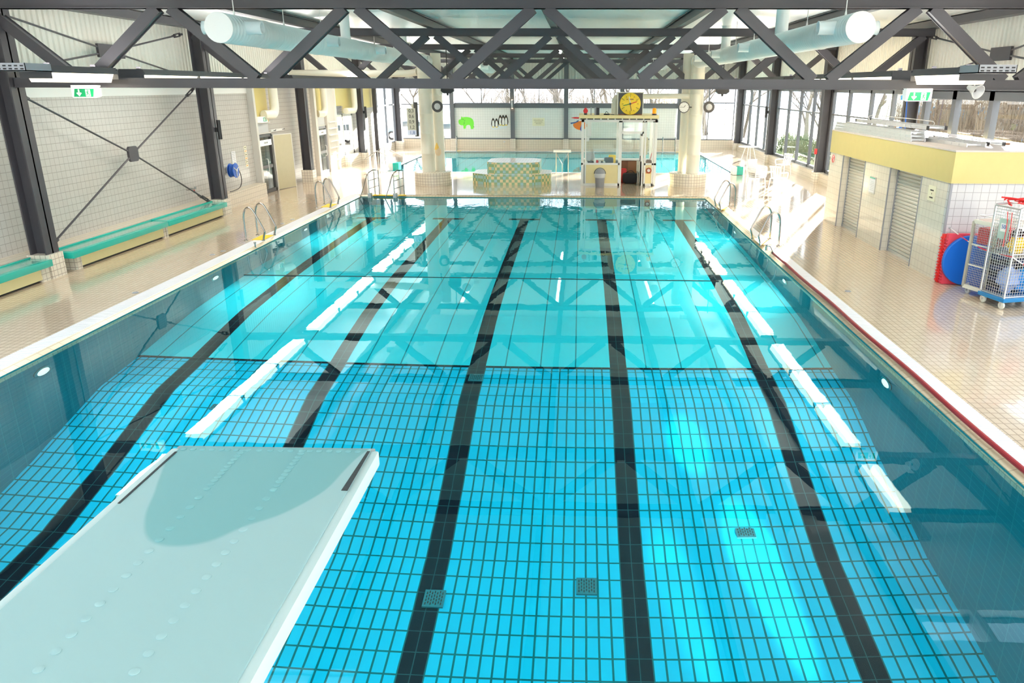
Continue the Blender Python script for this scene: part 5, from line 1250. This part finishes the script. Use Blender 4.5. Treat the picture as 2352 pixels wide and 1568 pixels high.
MB().box(1.6, 1.9, 31.38, 31.6, .005, .55).build('body', M['redbright'], t, bevel=.05)
t = thing('chair', 'cream plastic chair half hidden by the booth door', 'chair', (2.45, 31.2, 0))
MB().box(2.3, 2.34, 31.0, 31.04, 0, .75).box(2.3, 2.34, 31.36, 31.4, 0, .45).box(2.6, 2.64, 31.0, 31.04, 0, .45).box(2.6, 2.64, 31.36, 31.4, 0, .45).build('legs', M['cream'], t, smooth=False)
MB().box(2.29, 2.66, 31.0, 31.42, .43, .47).box(2.29, 2.66, 31.38, 31.42, .47, .86).build('seat', M['cream'], t, smooth=False)
t = thing('rope_coil', 'coiled brown rope with white centre hung on the booth front right of the door', 'rope', (2.7, 30.3, .5))
c = MB()
for i in range(3): c.tube(arc((2.69, 30.27-.01*i, .60), .085+.012*(i % 2), 0, 2*PI, 20, (1, 0, 0), (0, 0, 1))[:-1], .014, 7, closed=True)
c.build('coil', mat('brown_rope', (.35, .10, .05), .7), t)
MB().lathe([(.06, 0), (.06, -.015)], (2.69, 30.28, .60), 16, 'y').build('centre', M['white'], t)
MB().box(2.60, 2.77, 30.318, 30.328, .48, .68).build('backing', M['orange'], t, smooth=False)
for i, (x, z0_, z1_, m_) in enumerate(((2.70, 1.35, 1.72, 'beigeboard'), (2.70, 1.02, 1.33, 'beigeboard'))):
    MB().box(x-.09, x+.09, by1-.15, by1-.13, z0_, z1_).build('hung_towel', M[m_], cat='towel', label='%s of two beige cloths hung inside the right booth window' % ('upper', 'lower')[i], group='beige cloths in the booth')
t = thing('dustpan', 'brown dustpan with red handle inside the right booth window', 'dustpan', (2.7, by0+.25, .87))
MB().prism([(2.58, .875), (2.82, .875), (2.78, .99), (2.62, .99)], by0+.15, by0+.3, 'y').box(2.58, 2.82, by0+.12, by0+.3, .79, .875).build('pan', M['wood'], t, smooth=False)
MB().tube([(2.75, by0+.2, .98), (2.82, by0+.2, 1.3)], .012, 6).build('handle', M['redbright'], t)
for nm, x0_, x1_, z0_, z1_ in (('large white plan', .28, .46, 1.75, 2.32), ('small white sheet', .27, .38, 1.55, 1.73)):
    MB().box(x0_, x1_, by1-.14, by1-.13, z0_, z1_).build('poster', M['paper'], cat='paper', label='%s taped inside the left booth window' % nm)
wb = thing('waste_bin', 'grey swing-lid waste bin with a liner in front of the booth', 'bin', (.78, 29.9, 0))
MB().lathe([(.155, 0), (.165, .02), (.195, .50), (.20, .51)], (.78, 29.9, 0), 24).build('body', M['grey'], wb)
MB().lathe([(.203, .36), (.21, .40), (.212, .50), (.20, .53)], (.78, 29.9, 0), 24, capb=False, capt=False).build('liner', M['ltgrey'], wb)
MB().ball((.78, 29.9, .52), .205, 22, 14, (1, 1, .98)).build('lid', M['grey'], wb)
MB().tube(arc((.78, 29.9, .50), .215, 0, PI, 14, (1, 0, 0), (0, 0, 1)), .018, 8).build('lid_rim', M['dkgrey'], wb)
# on the booth roof
ck = thing('pace_clock', 'square pace clock with round yellow face on the booth roof', 'clock', (1.9, 30.6, 2.67))
MB().box(1.44, 2.37, 30.42, 30.75, 2.70, 3.47).build('case', M['dkgrey'], ck, smooth=False)
MB().box(1.41, 1.44, 30.41, 30.76, 2.68, 3.5).box(2.37, 2.40, 30.41, 30.76, 2.68, 3.5).box(1.41, 2.40, 30.41, 30.76, 3.47, 3.5).build('case_edge', M['cream'], ck, smooth=False)
MB().box(1.46, 1.62, 30.4, 30.75, 2.662, 2.70).box(2.2, 2.36, 30.4, 30.75, 2.662, 2.70).box(1.62, 2.2, 30.5, 30.7, 2.662, 2.70).build('feet', M['wood'], ck, smooth=False)
cf = MB().lathe([(.40, 30.42), (.40, 30.405), (.385, 30.40)], (1.9, 0, 3.075), 48, 'y').build('face', M['clockface'], ck)
def rotp(a, r): return (1.9+r*math.sin(a), 3.075+r*math.cos(a))
tk = MB()
for i in range(12):
    a = 2*PI*i/12; p, q_ = rotp(a, .255), rotp(a, .315); tk.bar((p[0], 30.396, p[1]), (q_[0], 30.396, q_[1]), .012, .006, (0, 1, 0))
for i in range(60):
    a = 2*PI*i/60; p, q_ = rotp(a, .305), rotp(a, .315); tk.bar((p[0], 30.396, p[1]), (q_[0], 30.396, q_[1]), .004, .006, (0, 1, 0))
tk.build('ticks', M['ink'], cf, smooth=False)
for i, s_ in enumerate(('60', '10', '20', '30', '40', '50')):
    p = rotp(2*PI*i/6, .35); text('numeral', s_, .055, (p[0], 30.395, p[1]), (PI/2, 0, 0), M['ink'], cf)
MB().box(1.76, 1.80, 30.392, 30.397, 3.22, 3.26).box(1.84, 2.02, 30.392, 30.397, 3.225, 3.255).build('printed_mark', M['wood'], cf, smooth=False)
for nm, a, l, m_ in (('red_hand', math.radians(72), .26, 'redbright'), ('dark_hand', math.radians(170), .26, 'wood'), ('green_hand', math.radians(256), .27, 'hippodk'), ('white_hand', math.radians(348), .27, 'white')):
    p = rotp(a, l); MB().bar((1.9, 30.388, 3.075), (p[0], 30.388, p[1]), .026, .006, (0, 1, 0)).build(nm, M[m_], cf, smooth=False)
MB().lathe([(.04, 30.392), (.04, 30.38)], (1.9, 0, 3.075), 14, 'y').build('hub', M['dkgrey'], cf)
t = thing('siren', 'small red alarm siren on the left end of the booth roof', 'siren', (.2, 30.5, 2.66))
MB().lathe([(.06, 2.662), (.06, 2.74), (.04, 2.75)], (.2, 30.5, 0), 16).build('base', M['dkgrey'], t)
MB().lathe([(.075, 30.40), (.09, 30.42), (.09, 30.5), (.06, 30.52)], (.2, 0, 2.81), 16, 'y').ball((.2, 30.5, 2.88), .05).build('horn', M['redbright'], t)
t = thing('beacon', 'orange warning beacon on the right end of the booth roof', 'beacon', (2.84, 30.5, 2.66))
MB().lathe([(.085, 2.662), (.085, 2.72)], (2.84, 30.5, 0), 18).build('base', M['dkgrey'], t)
MB().lathe([(.078, 2.72), (.075, 2.88), (.05, 2.92)], (2.84, 30.5, 0), 18).build('dome', M['beacon'], t)
t = thing('speaker_box', 'small black box with grey side on the booth roof', 'box', (.65, 30.55, 2.66))
MB().box(.61, .73, 30.45, 30.6, 2.662, 2.93).build('case', M['black'], t, smooth=False)
MB().box(.54, .61, 30.46, 30.6, 2.662, 2.93).build('side', M['grey'], t, smooth=False)
t = thing('antenna', 'thin grey upright bar on the booth roof', 'bar', (.41, 30.5, 2.66)); MB().box(.39, .43, 30.48, 30.5, 2.662, 2.95).build('bar', M['grey'], t, smooth=False)
t = thing('cable_heap', 'dark adapter with loose cable on the booth roof', 'cable', (1.0, 30.5, 2.66))
MB().box(.9, 1.12, 30.42, 30.55, 2.662, 2.71).build('adapter', M['black'], t, bevel=.01)
MB().tube(smoothpath([(.95, 30.5, 2.71), (1.0, 30.5, 2.79), (1.06, 30.5, 2.74), (1.1, 30.5, 2.69), (1.3, 30.45, 2.67)]), .01, 6).build('cable', M['black'], t)
# ------------------------------------------------------------------ on the round columns
t = thing('depth_sign', 'vertical sign with diving depths 0,3 to 1,8 left of the left round column', 'sign', (-6.42, 29.95, 1.9))
MB().box(-6.60, -6.27, 29.95, 29.975, 2.10, 2.90).build('board', M['depth'], t, smooth=False)
MB().box(-6.60, -6.27, 29.949, 29.976, 1.90, 2.10).build('lower_field', M['depthlast'], t, smooth=False)
for i, s_ in enumerate(('0,3', '0,6', '0,9', '1,2', '1,8')): text('numeral', s_, .17, (-6.43, 29.944, 2.80-i*.2), (PI/2, 0, 0), M['ink'] if i < 4 else M['inkblue'], t)
MB().box(-6.3, -6.2, 29.98, 30.1, 2.3, 2.4).build('bracket', M['dkgrey'], t, smooth=False)
t = thing('column_speaker', 'long dark column loudspeaker on the left round column', 'speaker', (-6.25, 30.1, 1.85))
MB().prism([(-6.35, 30.05), (-6.33, 29.96), (-6.22, 29.96), (-6.19, 30.05), (-6.22, 30.14), (-6.33, 30.14)], 1.86, 3.12, 'z').build('case', M['dkgrey'], t, bevel=.015)
MB().lathe([(.05, 2.78), (.07, 2.8), (.07, 3.04), (.05, 3.06)], (-6.37, 30.12, 0), 14).build('grille', M['depth'], t)
def ring_speaker(lab, x, y, z):
    t = thing('round_speaker', lab, 'speaker', (x, y, z-.2), 'round dark loudspeakers with pale centres')
    MB().lathe([(.20, .10), (.215, .04), (.21, 0), (.12, 0.0), (.12, .03)], (x, y, z), 30, 'y').build('ring', M['dkgrey'], t)
    MB().lathe([(.12, .0), (.10, -.012), (.03, -.02)], (x, y, z), 24, 'y').build('centre', M['ltgrey'], t)
    s = -1 if x > 4.5 or -5.7 < x < 0 else 1
    MB().tube([(x, y+.08, z), (x+s*.19, y+.17, z)], .018, 8).build('arm', M['black'], t)
ring_speaker('round dark loudspeaker with pale centre beside the left round column', -5.47, 30.2, 2.96)
ring_speaker('round dark loudspeaker with pale centre beside the right round column', 4.87, 30.2, 2.97)
t = thing('wall_clock', 'round white clock on an arm left of the right round column', 'clock', (3.93, 30.25, 2.75))
MB().lathe([(.205, .06), (.21, 0), (.185, -.01)], (3.93, 30.25, 2.96), 30, 'y').build('case', M['dkgrey'], t)
cf = MB().lathe([(.18, -.011), (.18, -.014)], (3.93, 30.25, 2.96), 30, 'y').build('face', M['white'], t)
q = MB()
for i in range(12):
    a = 2*PI*i/12; q.bar((3.93+.14*math.sin(a), 30.235, 2.96+.14*math.cos(a)), (3.93+.165*math.sin(a), 30.235, 2.96+.165*math.cos(a)), .01, .004, (0, 1, 0))
q.build('ticks', M['ink'], cf, smooth=False)
MB().bar((3.93, 30.232, 2.96), (3.93+.09*math.sin(.6), 30.232, 2.96+.09*math.cos(.6)), .016, .004, (0, 1, 0)).bar((3.93, 30.232, 2.96), (3.93-.14, 30.232, 2.965), .012, .004, (0, 1, 0)).build('hands', M['ink'], cf, smooth=False)
MB().tube([(4.12, 30.3, 2.96), (4.25, 30.4, 2.96)], .02, 8).build('arm', M['black'], t)
for x, lab, sx in ((-5.0, 'black floodlight with cream housing above the left round column', -1), (5.28, 'black floodlight above the right round column', 0)):
    t = thing('floodlight', lab, 'floodlight', (x, 29.9, 3.42))
    MB().prism([(x-.24, 3.52), (x-.14, 3.44), (x+.14, 3.44), (x+.24, 3.52), (x+.2, 3.92), (x-.2, 3.95)], 29.8, 30.05, 'y').build('housing', M['black'], t, smooth=False)
    MB().tube([(x, 29.95, 3.95), (x, 29.95, 5.0)], .018, 8).lathe([(.03, 3.36), (.05, 3.45)], (x, 29.9, 0), 10).build('bracket', M['black'], t)
    if sx: MB().prism([(x-.42, 3.70), (x-.40, 3.45), (x-.32, 3.36), (x-.22, 3.40), (x-.18, 3.60), (x-.25, 3.70)], 29.85, 30.05, 'y').build('cream_housing', M['cream'], t, bevel=.01)
t = thing('traffic_cone', 'cream and orange hanging pointed float on the left round column', 'float', (-5.55, 30.2, 1.1))
MB().ball((-5.52, 30.22, 1.28), .14, 16, 10, (.9, .8, 1.15)).build('body', mat('cream_float', (.78, .60, .40), .5), t)
MB().lathe([(.10, 1.36), (.06, 1.5), (.012, 1.62)], (-5.56, 30.22, 0), 14).build('tip', mat('ochre_float_tip', (.85, .55, .12), .5), t)

# ------------------------------------------------------------------ far wall decorations
def decal(mb, pts, y, th=.006): return mb.prism(pts, y-th, y, 'y')
YW = 49.08
def spl(pts, n=4):
    P = [Vector((a, b, 0)) for a, b in pts]; L = len(P); out = []
    for i in range(L):
        a, b, c, d = P[i-1], P[i], P[(i+1) % L], P[(i+2) % L]
        for k in range(n):
            t_ = k/n; v = 0.5*((2*b)+(c-a)*t_+(2*a-5*b+4*c-d)*t_*t_+(3*b-a-3*c+d)*t_**3); out.append((v.x, v.y))
    return out
t = thing('wall_sticker', 'lime green cartoon hippo sticker on the far tiled wall', 'sticker', (-7.1, YW, 1.1), 'animal stickers on the far wall')
hx, hz, hs = -7.62, 1.12, 1.03
hp_ = [(.02, .50), (.05, .62), (.16, .66), (.19, .78), (.24, .84), (.27, .78), (.42, .80), (.62, .79), (.80, .73), (.91, .60), (.95, .42), (.93, .22), (.91, .06), (.76, .05), (.74, .20), (.66, .30), (.52, .27), (.46, .20), (.44, .07), (.31, .07), (.31, .22), (.26, .28), (.14, .27), (.05, .36)]
P_ = lambda L: [(hx+a*hs, hz+b*hs*.92) for a, b in L]
decal(MB(), P_(spl(hp_, 3)), YW-.001).build('body', M['hippo'], t, smooth=False)
decal(MB(), P_(spl([(.03, .36), (.10, .31), (.20, .25), (.12, .22), (.05, .27)], 3)), YW-.009).build('mouth', M['white'], t, smooth=False)
q = MB()
for a, b, r_ in ((.245, .66, .022), (.32, .63, .022)): decal(q, P_([(a+r_*math.cos(k*PI/5), b+r_*math.sin(k*PI/5)) for k in range(10)]), YW-.009)
for (a, b), (c, d) in (((.36, .50), (.37, .40)), ((.37, .40), (.33, .33)), ((.42, .62), (.40, .54)), ((.93, .24), (.96, .14))):
    q.bar((hx+a*hs, YW-.010, hz+b*hs*.92), (hx+c*hs, YW-.010, hz+d*hs*.92), .02, .005, (0, 1, 0))
q.build('eyes_and_lines', M['hippodk'], t, smooth=False)
# five penguins on an ice floe
t = thing('wall_sticker', 'sticker of five penguins standing on an ice floe on the far wall', 'sticker', (-5.1, YW, 1.1), 'animal stickers on the far wall')
decal(MB(), spl([(-5.62, 1.22), (-5.45, 1.13), (-5.1, 1.16), (-4.62, 1.2), (-4.6, 1.38), (-4.8, 1.42), (-5.1, 1.36), (-5.5, 1.34)], 3), YW-.001).build('ice_floe', mat('pale_ice', (.68, .74, .76), .5), t, smooth=False)
for i, (px, pz_, h) in enumerate(((-5.43, 1.28, .55), (-5.22, 1.28, .53), (-4.98, 1.40, .62), (-4.62, 1.40, .62), (-4.80, 1.38, .64))):
    w_ = .13 if i < 2 else .14
    pg = decal(MB(), spl([(px-w_*.5, pz_), (px-w_, pz_+h*.3), (px-w_*.8, pz_+h*.62), (px-w_*.45, pz_+h*.86), (px, pz_+h), (px+w_*.45, pz_+h*.86), (px+w_*.8, pz_+h*.62), (px+w_, pz_+h*.3), (px+w_*.5, pz_)], 3), YW-.002-.004*i-.001)
    pg = pg.build('penguin', M['ink'], t, smooth=False)
    yy = YW-.010-.004*i
    decal(MB(), spl([(px-w_*.4, pz_+.02), (px-w_*.55, pz_+h*.35), (px-w_*.3, pz_+h*.7), (px+w_*.3, pz_+h*.7), (px+w_*.55, pz_+h*.35), (px+w_*.4, pz_+.02)], 3), yy).build('belly', M['white'], pg, smooth=False)
    decal(MB(), [(px-w_*.25, pz_+h*.74), (px+w_*.25, pz_+h*.74), (px, pz_+h*.66)], yy).build('beak', M['orange'], pg, smooth=False)
    decal(MB(), [(px-w_*.5, pz_-.02), (px+w_*.5, pz_-.02), (px+w_*.4, pz_+.03), (px-w_*.4, pz_+.03)], yy-.001).build('feet', M['clockface'], pg, smooth=False)
t = thing('wall_sticker', 'orange fish sticker partly hidden behind the booth corner', 'sticker', (-.2, YW, 1.2), 'animal stickers on the far wall')
decal(MB(), spl([(-.45, 1.42), (-.3, 1.22), (0, 1.12), (.3, 1.2), (.45, 1.42), (.25, 1.62), (0, 1.66), (-.3, 1.6)], 3), YW-.001).build('body', M['orange'], t, smooth=False)
decal(MB(), [(-.6, 1.86), (-.3, 1.9), (0, 1.88), (-.1, 1.80), (-.35, 1.80)], YW-.001).build('red_fin', M['redbright'], t, smooth=False)
decal(MB(), [(-.62, 1.56), (-.28, 1.62), (-.1, 1.74), (-.12, 1.62), (-.34, 1.53), (-.58, 1.48)], YW-.009).build('dark_fin', M['inkblue'], t, smooth=False)
decal(MB(), [(.0, 1.2), (.12, 1.6), (.22, 1.6), (.18, 1.1), (.05, 1.05)], YW-.009).build('blue_stripe', M['blue'], t, smooth=False)
t = sheet('x', 0, 0, 1, 0, 1, 1) if False else thing('wall_sign', 'cream sign with three lines of dark text on the far tiled wall', 'sign', (-2.6, YW, 1.35))
MB().box(-2.98, -2.22, YW-.015, YW, 1.36, 1.84).build('board', M['sign'], t, smooth=False)
q = MB()
for z, x0_, x1_ in ((1.70, -2.89, -2.31), (1.59, -2.85, -2.36), (1.49, -2.77, -2.43)):
    x = x0_
    r_ = random.Random(int(z*100))
    while x < x1_: w_ = r_.choice((.03, .04, .05)); q.box(x, min(x+w_, x1_), YW-.018, YW-.015, z-.02, z+.02+r_.choice((0, .015))); x += w_+.012
q.build('text_lines', M['beigeboard'], t, smooth=False)
t = thing('wall_socket', 'small grey socket in the beige dado of the far wall', 'socket', (-4.75, 49, .36)); MB().box(-4.80, -4.70, 48.985, 49, .36, .44).build('plate', M['ltgrey'], t, smooth=False)

# ------------------------------------------------------------------ rails, frames and furniture on the far deck
t = thing('starting_frame', 'steel frame with a V brace standing at the shallow pool edge', 'frame', (-.78, 34.8, 0))
for x in (-1.06, -.52): MB().tube([(x, 34.75, 0), (x, 34.75, .95)], .022, 8).build('leg', M['chrome'], t)
MB().tube(smoothpath([(-1.06, 34.75, .85), (-.79, 34.75, .42), (-.52, 34.75, .85)], 1), .016, 8).tube([(-.79, 34.75, 0), (-.79, 34.75, .42)], .016, 8).build('v_brace', M['chrome'], t)
MB().tube([(-1.18, 34.72, .97), (-.40, 34.72, .97)], .055, 12).build('padded_bar', M['white'], t)
def far_rail(lab, x, y, w=.75):
    t = thing('grab_rail', lab, 'railing', (x, y, 0), 'steel grab rails at the shallow pool')
    for dx in (0, w): MB().tube(smoothpath([(x+dx, y+.3, 0), (x+dx, y+.28, .78), (x+dx, y+.1, .86), (x+dx, y-.12, .7), (x+dx, y-.14, -.4)], 3), .02, 8).build('hoop', M['chrome'], t)
    MB().tube([(x, y-.14, -.05), (x+w, y-.14, -.05)], .016, 8).build('bar', M['chrome'], t)
    MB().box(x+w, x+w+.25, y+.02, y+.2, .013, .02).build('tread', M['yellowmat'], t, smooth=False)
far_rail('steel grab rail at the far left end of the shallow pool', -8.1, 46.4)
far_rail('steel grab rail at the far right end of the shallow pool, right of the booth', 4.9, 46.4)
for k, (x, y) in enumerate(((-9.6, 36.1), (-9.9, 38.6))):
    t = thing('hand_rail', ('near' if k == 0 else 'far')+' handrail of the stairs at the left end of the shallow pool', 'railing', (x, y, 0), 'stair handrails at the shallow pool')
    for yy in (y, y+.7): MB().tube([(x, yy, 0), (x, yy, .75)], .018, 8).build('post', M['chrome'], t)
    MB().tube(smoothpath([(x-.5, y, .42), (x, y, .75), (x, y+.7, .75), (x+.9, y+.7, .3)], 2), .018, 8).build('rail', M['chrome'], t)
for x, y, lab in ((-8.55, 35.3, 'small teal and white box at the left corner of the shallow pool'), (6.95, 34.3, 'small teal box on the sunny right deck')):
    t = thing('teal_box', lab, 'box', (x, y, 0), 'small teal boxes')
    MB().box(x-.02, x+.25, y, y+.5, .013, .36).build('body', M['teal'], t, smooth=False)
    MB().box(x-.2, x-.02, y, y+.5, .013, .36).build('white_half', M['white'], t, smooth=False)
def garden_chair(lab, x, y, rz, n=1):
    t = thing('garden_chair', lab, 'chair', (0, 0, 0), 'white plastic garden chairs')
    for i in range(n):
        h = .06*i
        MB().prism([(-.24, -.22), (.24, -.22), (.22, .22), (-.22, .22)], .42+h, .45+h, 'z').build('seat', M['plasticwhite'], t, smooth=False)
        b_ = MB()
        for k in range(5): b_.bar((-.17+.085*k, .22, .45+h), (-.19+.095*k, .32, .86+h), .05, .015, (0, 1, 0))
        b_.bar((-.23, .33, .87+h), (.23, .33, .87+h), .03, .06); b_.build('backrest', M['plasticwhite'], t, smooth=False)
        for s in (-1, 1): MB().tube(smoothpath([(s*.25, -.2, .45+h), (s*.27, -.2, .64+h), (s*.27, .1, .66+h), (s*.24, .28, .66+h)], 3), .022, 8).build('armrest', M['plasticwhite'], t)
        if i == 0:
            for s, yy in ((-1, -.2), (1, -.2), (-1, .22), (1, .22)): MB().tube([(s*.22, yy, .43), (s*.26, yy*1.15, 0)], .022, 8).build('leg', M['plasticwhite'], t)
    t.location = (x, y, 0); t.rotation_euler = (0, 0, rz); return t
garden_chair('stack of white plastic chairs on the sunny right deck', 6.75, 29.6, .5, 4)
garden_chair('white plastic chair near the stacked chairs', 7.5, 29.3, 2.4)
garden_chair('white plastic chair beside the low sill of the right windows', 9.0, 34.6, -.9)
t = thing('garden_table', 'white round table by the far right windows', 'table', (9.0, 41.3, 0))
MB().lathe([(.55, .70), (.55, .73)], (8.9, 41.3, 0), 24).build('top', M['plasticwhite'], t)
for a in range(4): MB().tube([(8.9+.2*math.cos(a*PI/2), 41.3+.2*math.sin(a*PI/2), .70), (8.9+.4*math.cos(a*PI/2), 41.3+.4*math.sin(a*PI/2), 0)], .022, 8).build('leg', M['plasticwhite'], t)
t = thing('alarm_post', 'small red alarm box on a thin post at the right column', 'alarm', (9.42, 31.5, .44))
MB().tube([(9.44, 31.5, .44), (9.44, 31.5, 1.15)], .02, 8).build('post', M['ltgrey'], t)
MB().box(9.40, 9.48, 31.45, 31.56, 1.15, 1.36).build('box', M['redbright'], t, smooth=False)
# ------------------------------------------------------------------ outside
struct('ground', MB().box(-60, 60, 49.5, 120, -.25, -.15).box(10.1, 60, -10, 49.5, -.25, -.15).box(-60, -11.8, -10, 49.5, -.25, -.15).box(-60, 60, -40, -10, -.25, -.15), M['ground'], smooth=False)
lw = MB().box(11, 60, 24, 62, -.15, -.12).box(-9, 10, 58, 110, -.15, -.12).build('lawn', M['grass'], smooth=False); lw['kind'] = 'structure'
def bare_tree(lab, x, y, h, sd, r=.14, grp='bare trees outside'):
    rnd = random.Random(sd); t = thing('bare_tree', lab, 'tree', (x, y, -.15), grp)
    tr, tw = MB(), MB()
    def grow(mb, p, d, l, r_, lev):
        pts = [p]; q = p.copy(); dd = d.copy()
        for i in range(3):
            dd = (dd+Vector((rnd.uniform(-.18, .18), rnd.uniform(-.18, .18), rnd.uniform(0, .12)))).normalized(); q = q+dd*l/3; pts.append(q.copy())
        mb.tube(pts, [r_*(1-.17*i) for i in range(4)], 6 if lev < 2 else 4)
        if lev < 4:
            for i in range(4 if lev < 2 else 3):
                a = rnd.uniform(0, 6.28); e = (dd*rnd.uniform(.7, 1.2)+Vector((math.cos(a), math.sin(a), rnd.uniform(-.1, .5)))*.75).normalized()
                grow(tw if lev >= 1 else tr, pts[rnd.choice((1, 2, 3)) if i else 3], e, l*rnd.uniform(.55, .78), r_*.52, lev+1)
    grow(tr, Vector((x, y, -.15)), Vector((rnd.uniform(-.1, .1), rnd.uniform(-.1, .1), 1)), h*.42, r, 0)
    tr.build('trunk', M['bark'], t); tw.build('twigs', M['bark'], t)
pos = [(-14.5, 70), (-9.5, 78), (-6, 66), (-4, 64), (-2.2, 68), (-.6, 62), (.8, 65), (2.2, 62.5), (4, 70), (6.5, 64), (8.5, 60), (10.5, 66), (13, 63), (16, 56), (16, 52), (14.5, 46), (17, 39), (18.5, 33), (26, 33), (22, 60), (28, 52)]
ORD = ('first', 'second', 'third', 'fourth', 'fifth', 'sixth', 'seventh', 'eighth', 'ninth', 'tenth', 'eleventh', 'twelfth', 'thirteenth', 'fourteenth', 'fifteenth', 'sixteenth', 'seventeenth', 'eighteenth', 'nineteenth', 'twentieth', 'last')
for i, (x, y) in enumerate(pos):
    side = 'far' if y > 58 and x < 13 else 'right'
    bare_tree('bare leafless tree outside the %s windows, %s of the trees counted from the left' % (side, ORD[i]), x, y, 7+3*((i*7) % 5)/5, 40+i, .13+.05*(i % 3))
def hedge(lab, x0, x1, y0, y1, h, m_, n):
    mb = MB(); rnd = random.Random(int(x0*10+y0))
    for i in range(n):
        p = Vector((rnd.uniform(x0, x1), rnd.uniform(y0, y1), -.12)); q = p+Vector((rnd.uniform(-.5, .5), rnd.uniform(-.5, .5), rnd.uniform(.5, 1)*h))
        mb.tube([p, p.lerp(q, .5)+Vector((rnd.uniform(-.15, .15), rnd.uniform(-.15, .15), 0)), q], [.02, .014, .006], 3)
        for k in range(2):
            u = p.lerp(q, rnd.uniform(.4, .9)); mb.tube([u, u+Vector((rnd.uniform(-.5, .5), rnd.uniform(-.5, .5), rnd.uniform(.1, .6)))], [.01, .004], 3)
    o = mb.build('hedge', m_, smooth=False); tag(o, lab, 'hedge')
hedge('twiggy brown hedge outside the near right windows', 13.2, 16, 20, 35, 4.6, M['hedge'], 1500)
hedge('thin brown hedge beyond the far windows', -9, 11, 70, 74, 4.6, M['hedge'], 1500)
hedge('low greenish hedge outside the middle right windows', 12.5, 14, 37, 52, 1.2, M['evergreen'], 700)
hedge('scattered thin shoots near the far windows', -9, 11, 57.5, 61, 4.2, M['bark'], 260)
def car(lab, x, y, rz, m_):
    t = thing('car', lab, 'car', (0, 0, 0), 'parked cars')
    body = [(-2.1, .32), (-2.12, .62), (-1.95, .82), (-1.2, .92), (-.55, 1.38), (.75, 1.42), (1.5, .98), (2.05, .86), (2.12, .5), (2.08, .32)]
    MB().prism(body, -.82, .82, 'y').build('body', m_, t, bevel=.06)
    g = MB()
    for s in (-.835, .835): g.prism([(-.95, .95), (-.5, 1.30), (.1, 1.33), (.1, .95)], s-.004, s+.004, 'y').prism([(.16, .95), (.16, 1.33), (.70, 1.34), (1.25, .97)], s-.004, s+.004, 'y')
    g.build('side_windows', M['carglass'], t, smooth=False)
    for wx in (-1.3, 1.3):
        for s in (-.82, .82):
            w_ = MB().lathe([(.2, -.09), (.32, -.08), (.32, .08), (.2, .09)], (wx, s, .32), 20, 'y').build('wheel', M['black'], t)
            MB().lathe([(.19, -.1), (.19, .1)], (wx, s, .32), 16, 'y').build('hub_cap', M['alu'], w_)
    t.location = (x, y, -.15); t.rotation_euler = (0, 0, rz)
car('white car parked outside, behind the left ring speaker', -9.4, 56.5, .1, M['carwhite'])
car('pale blue car parked outside, left of the depth sign', -13.2, 60, .3, M['carblue'])
car('second white car farther off outside the left glass', -16.8, 54.0, .9, M['carwhite'])
t = thing('house', 'white low house with blue boarded wall outside the near right windows', 'building', (22, 46, -.15))
MB().box(19, 26, 42.3, 50, -.15, 3.6).build('wall', M['shedlt'], t, smooth=False)
MB().box(18.9, 19, 42.2, 46.0, -.15, 2.7).build('boarded_wall', M['shed'], t, smooth=False)
MB().box(18.9, 26, 42.2, 42.3, -.15, 2.7).build('boarded_wall', M['shed'], t, smooth=False)
MB().prism([(18.6, 3.6), (26.4, 3.6), (22.5, 4.9)], 42.0, 50.3, 'y').build('roof', M['grey'], t, smooth=False)
t = thing('picnic_bench', 'dark wooden bench on the lawn outside the right windows', 'bench', (15, 37, -.12))
MB().box(14.8, 15.2, 36.2, 37.8, .28, .34).build('seat', M['dkgrey'], t, smooth=False)
for yy in (36.4, 37.6): MB().box(14.85, 15.15, yy-.05, yy+.05, -.12, .28).build('leg', M['dkgrey'], t, smooth=False)
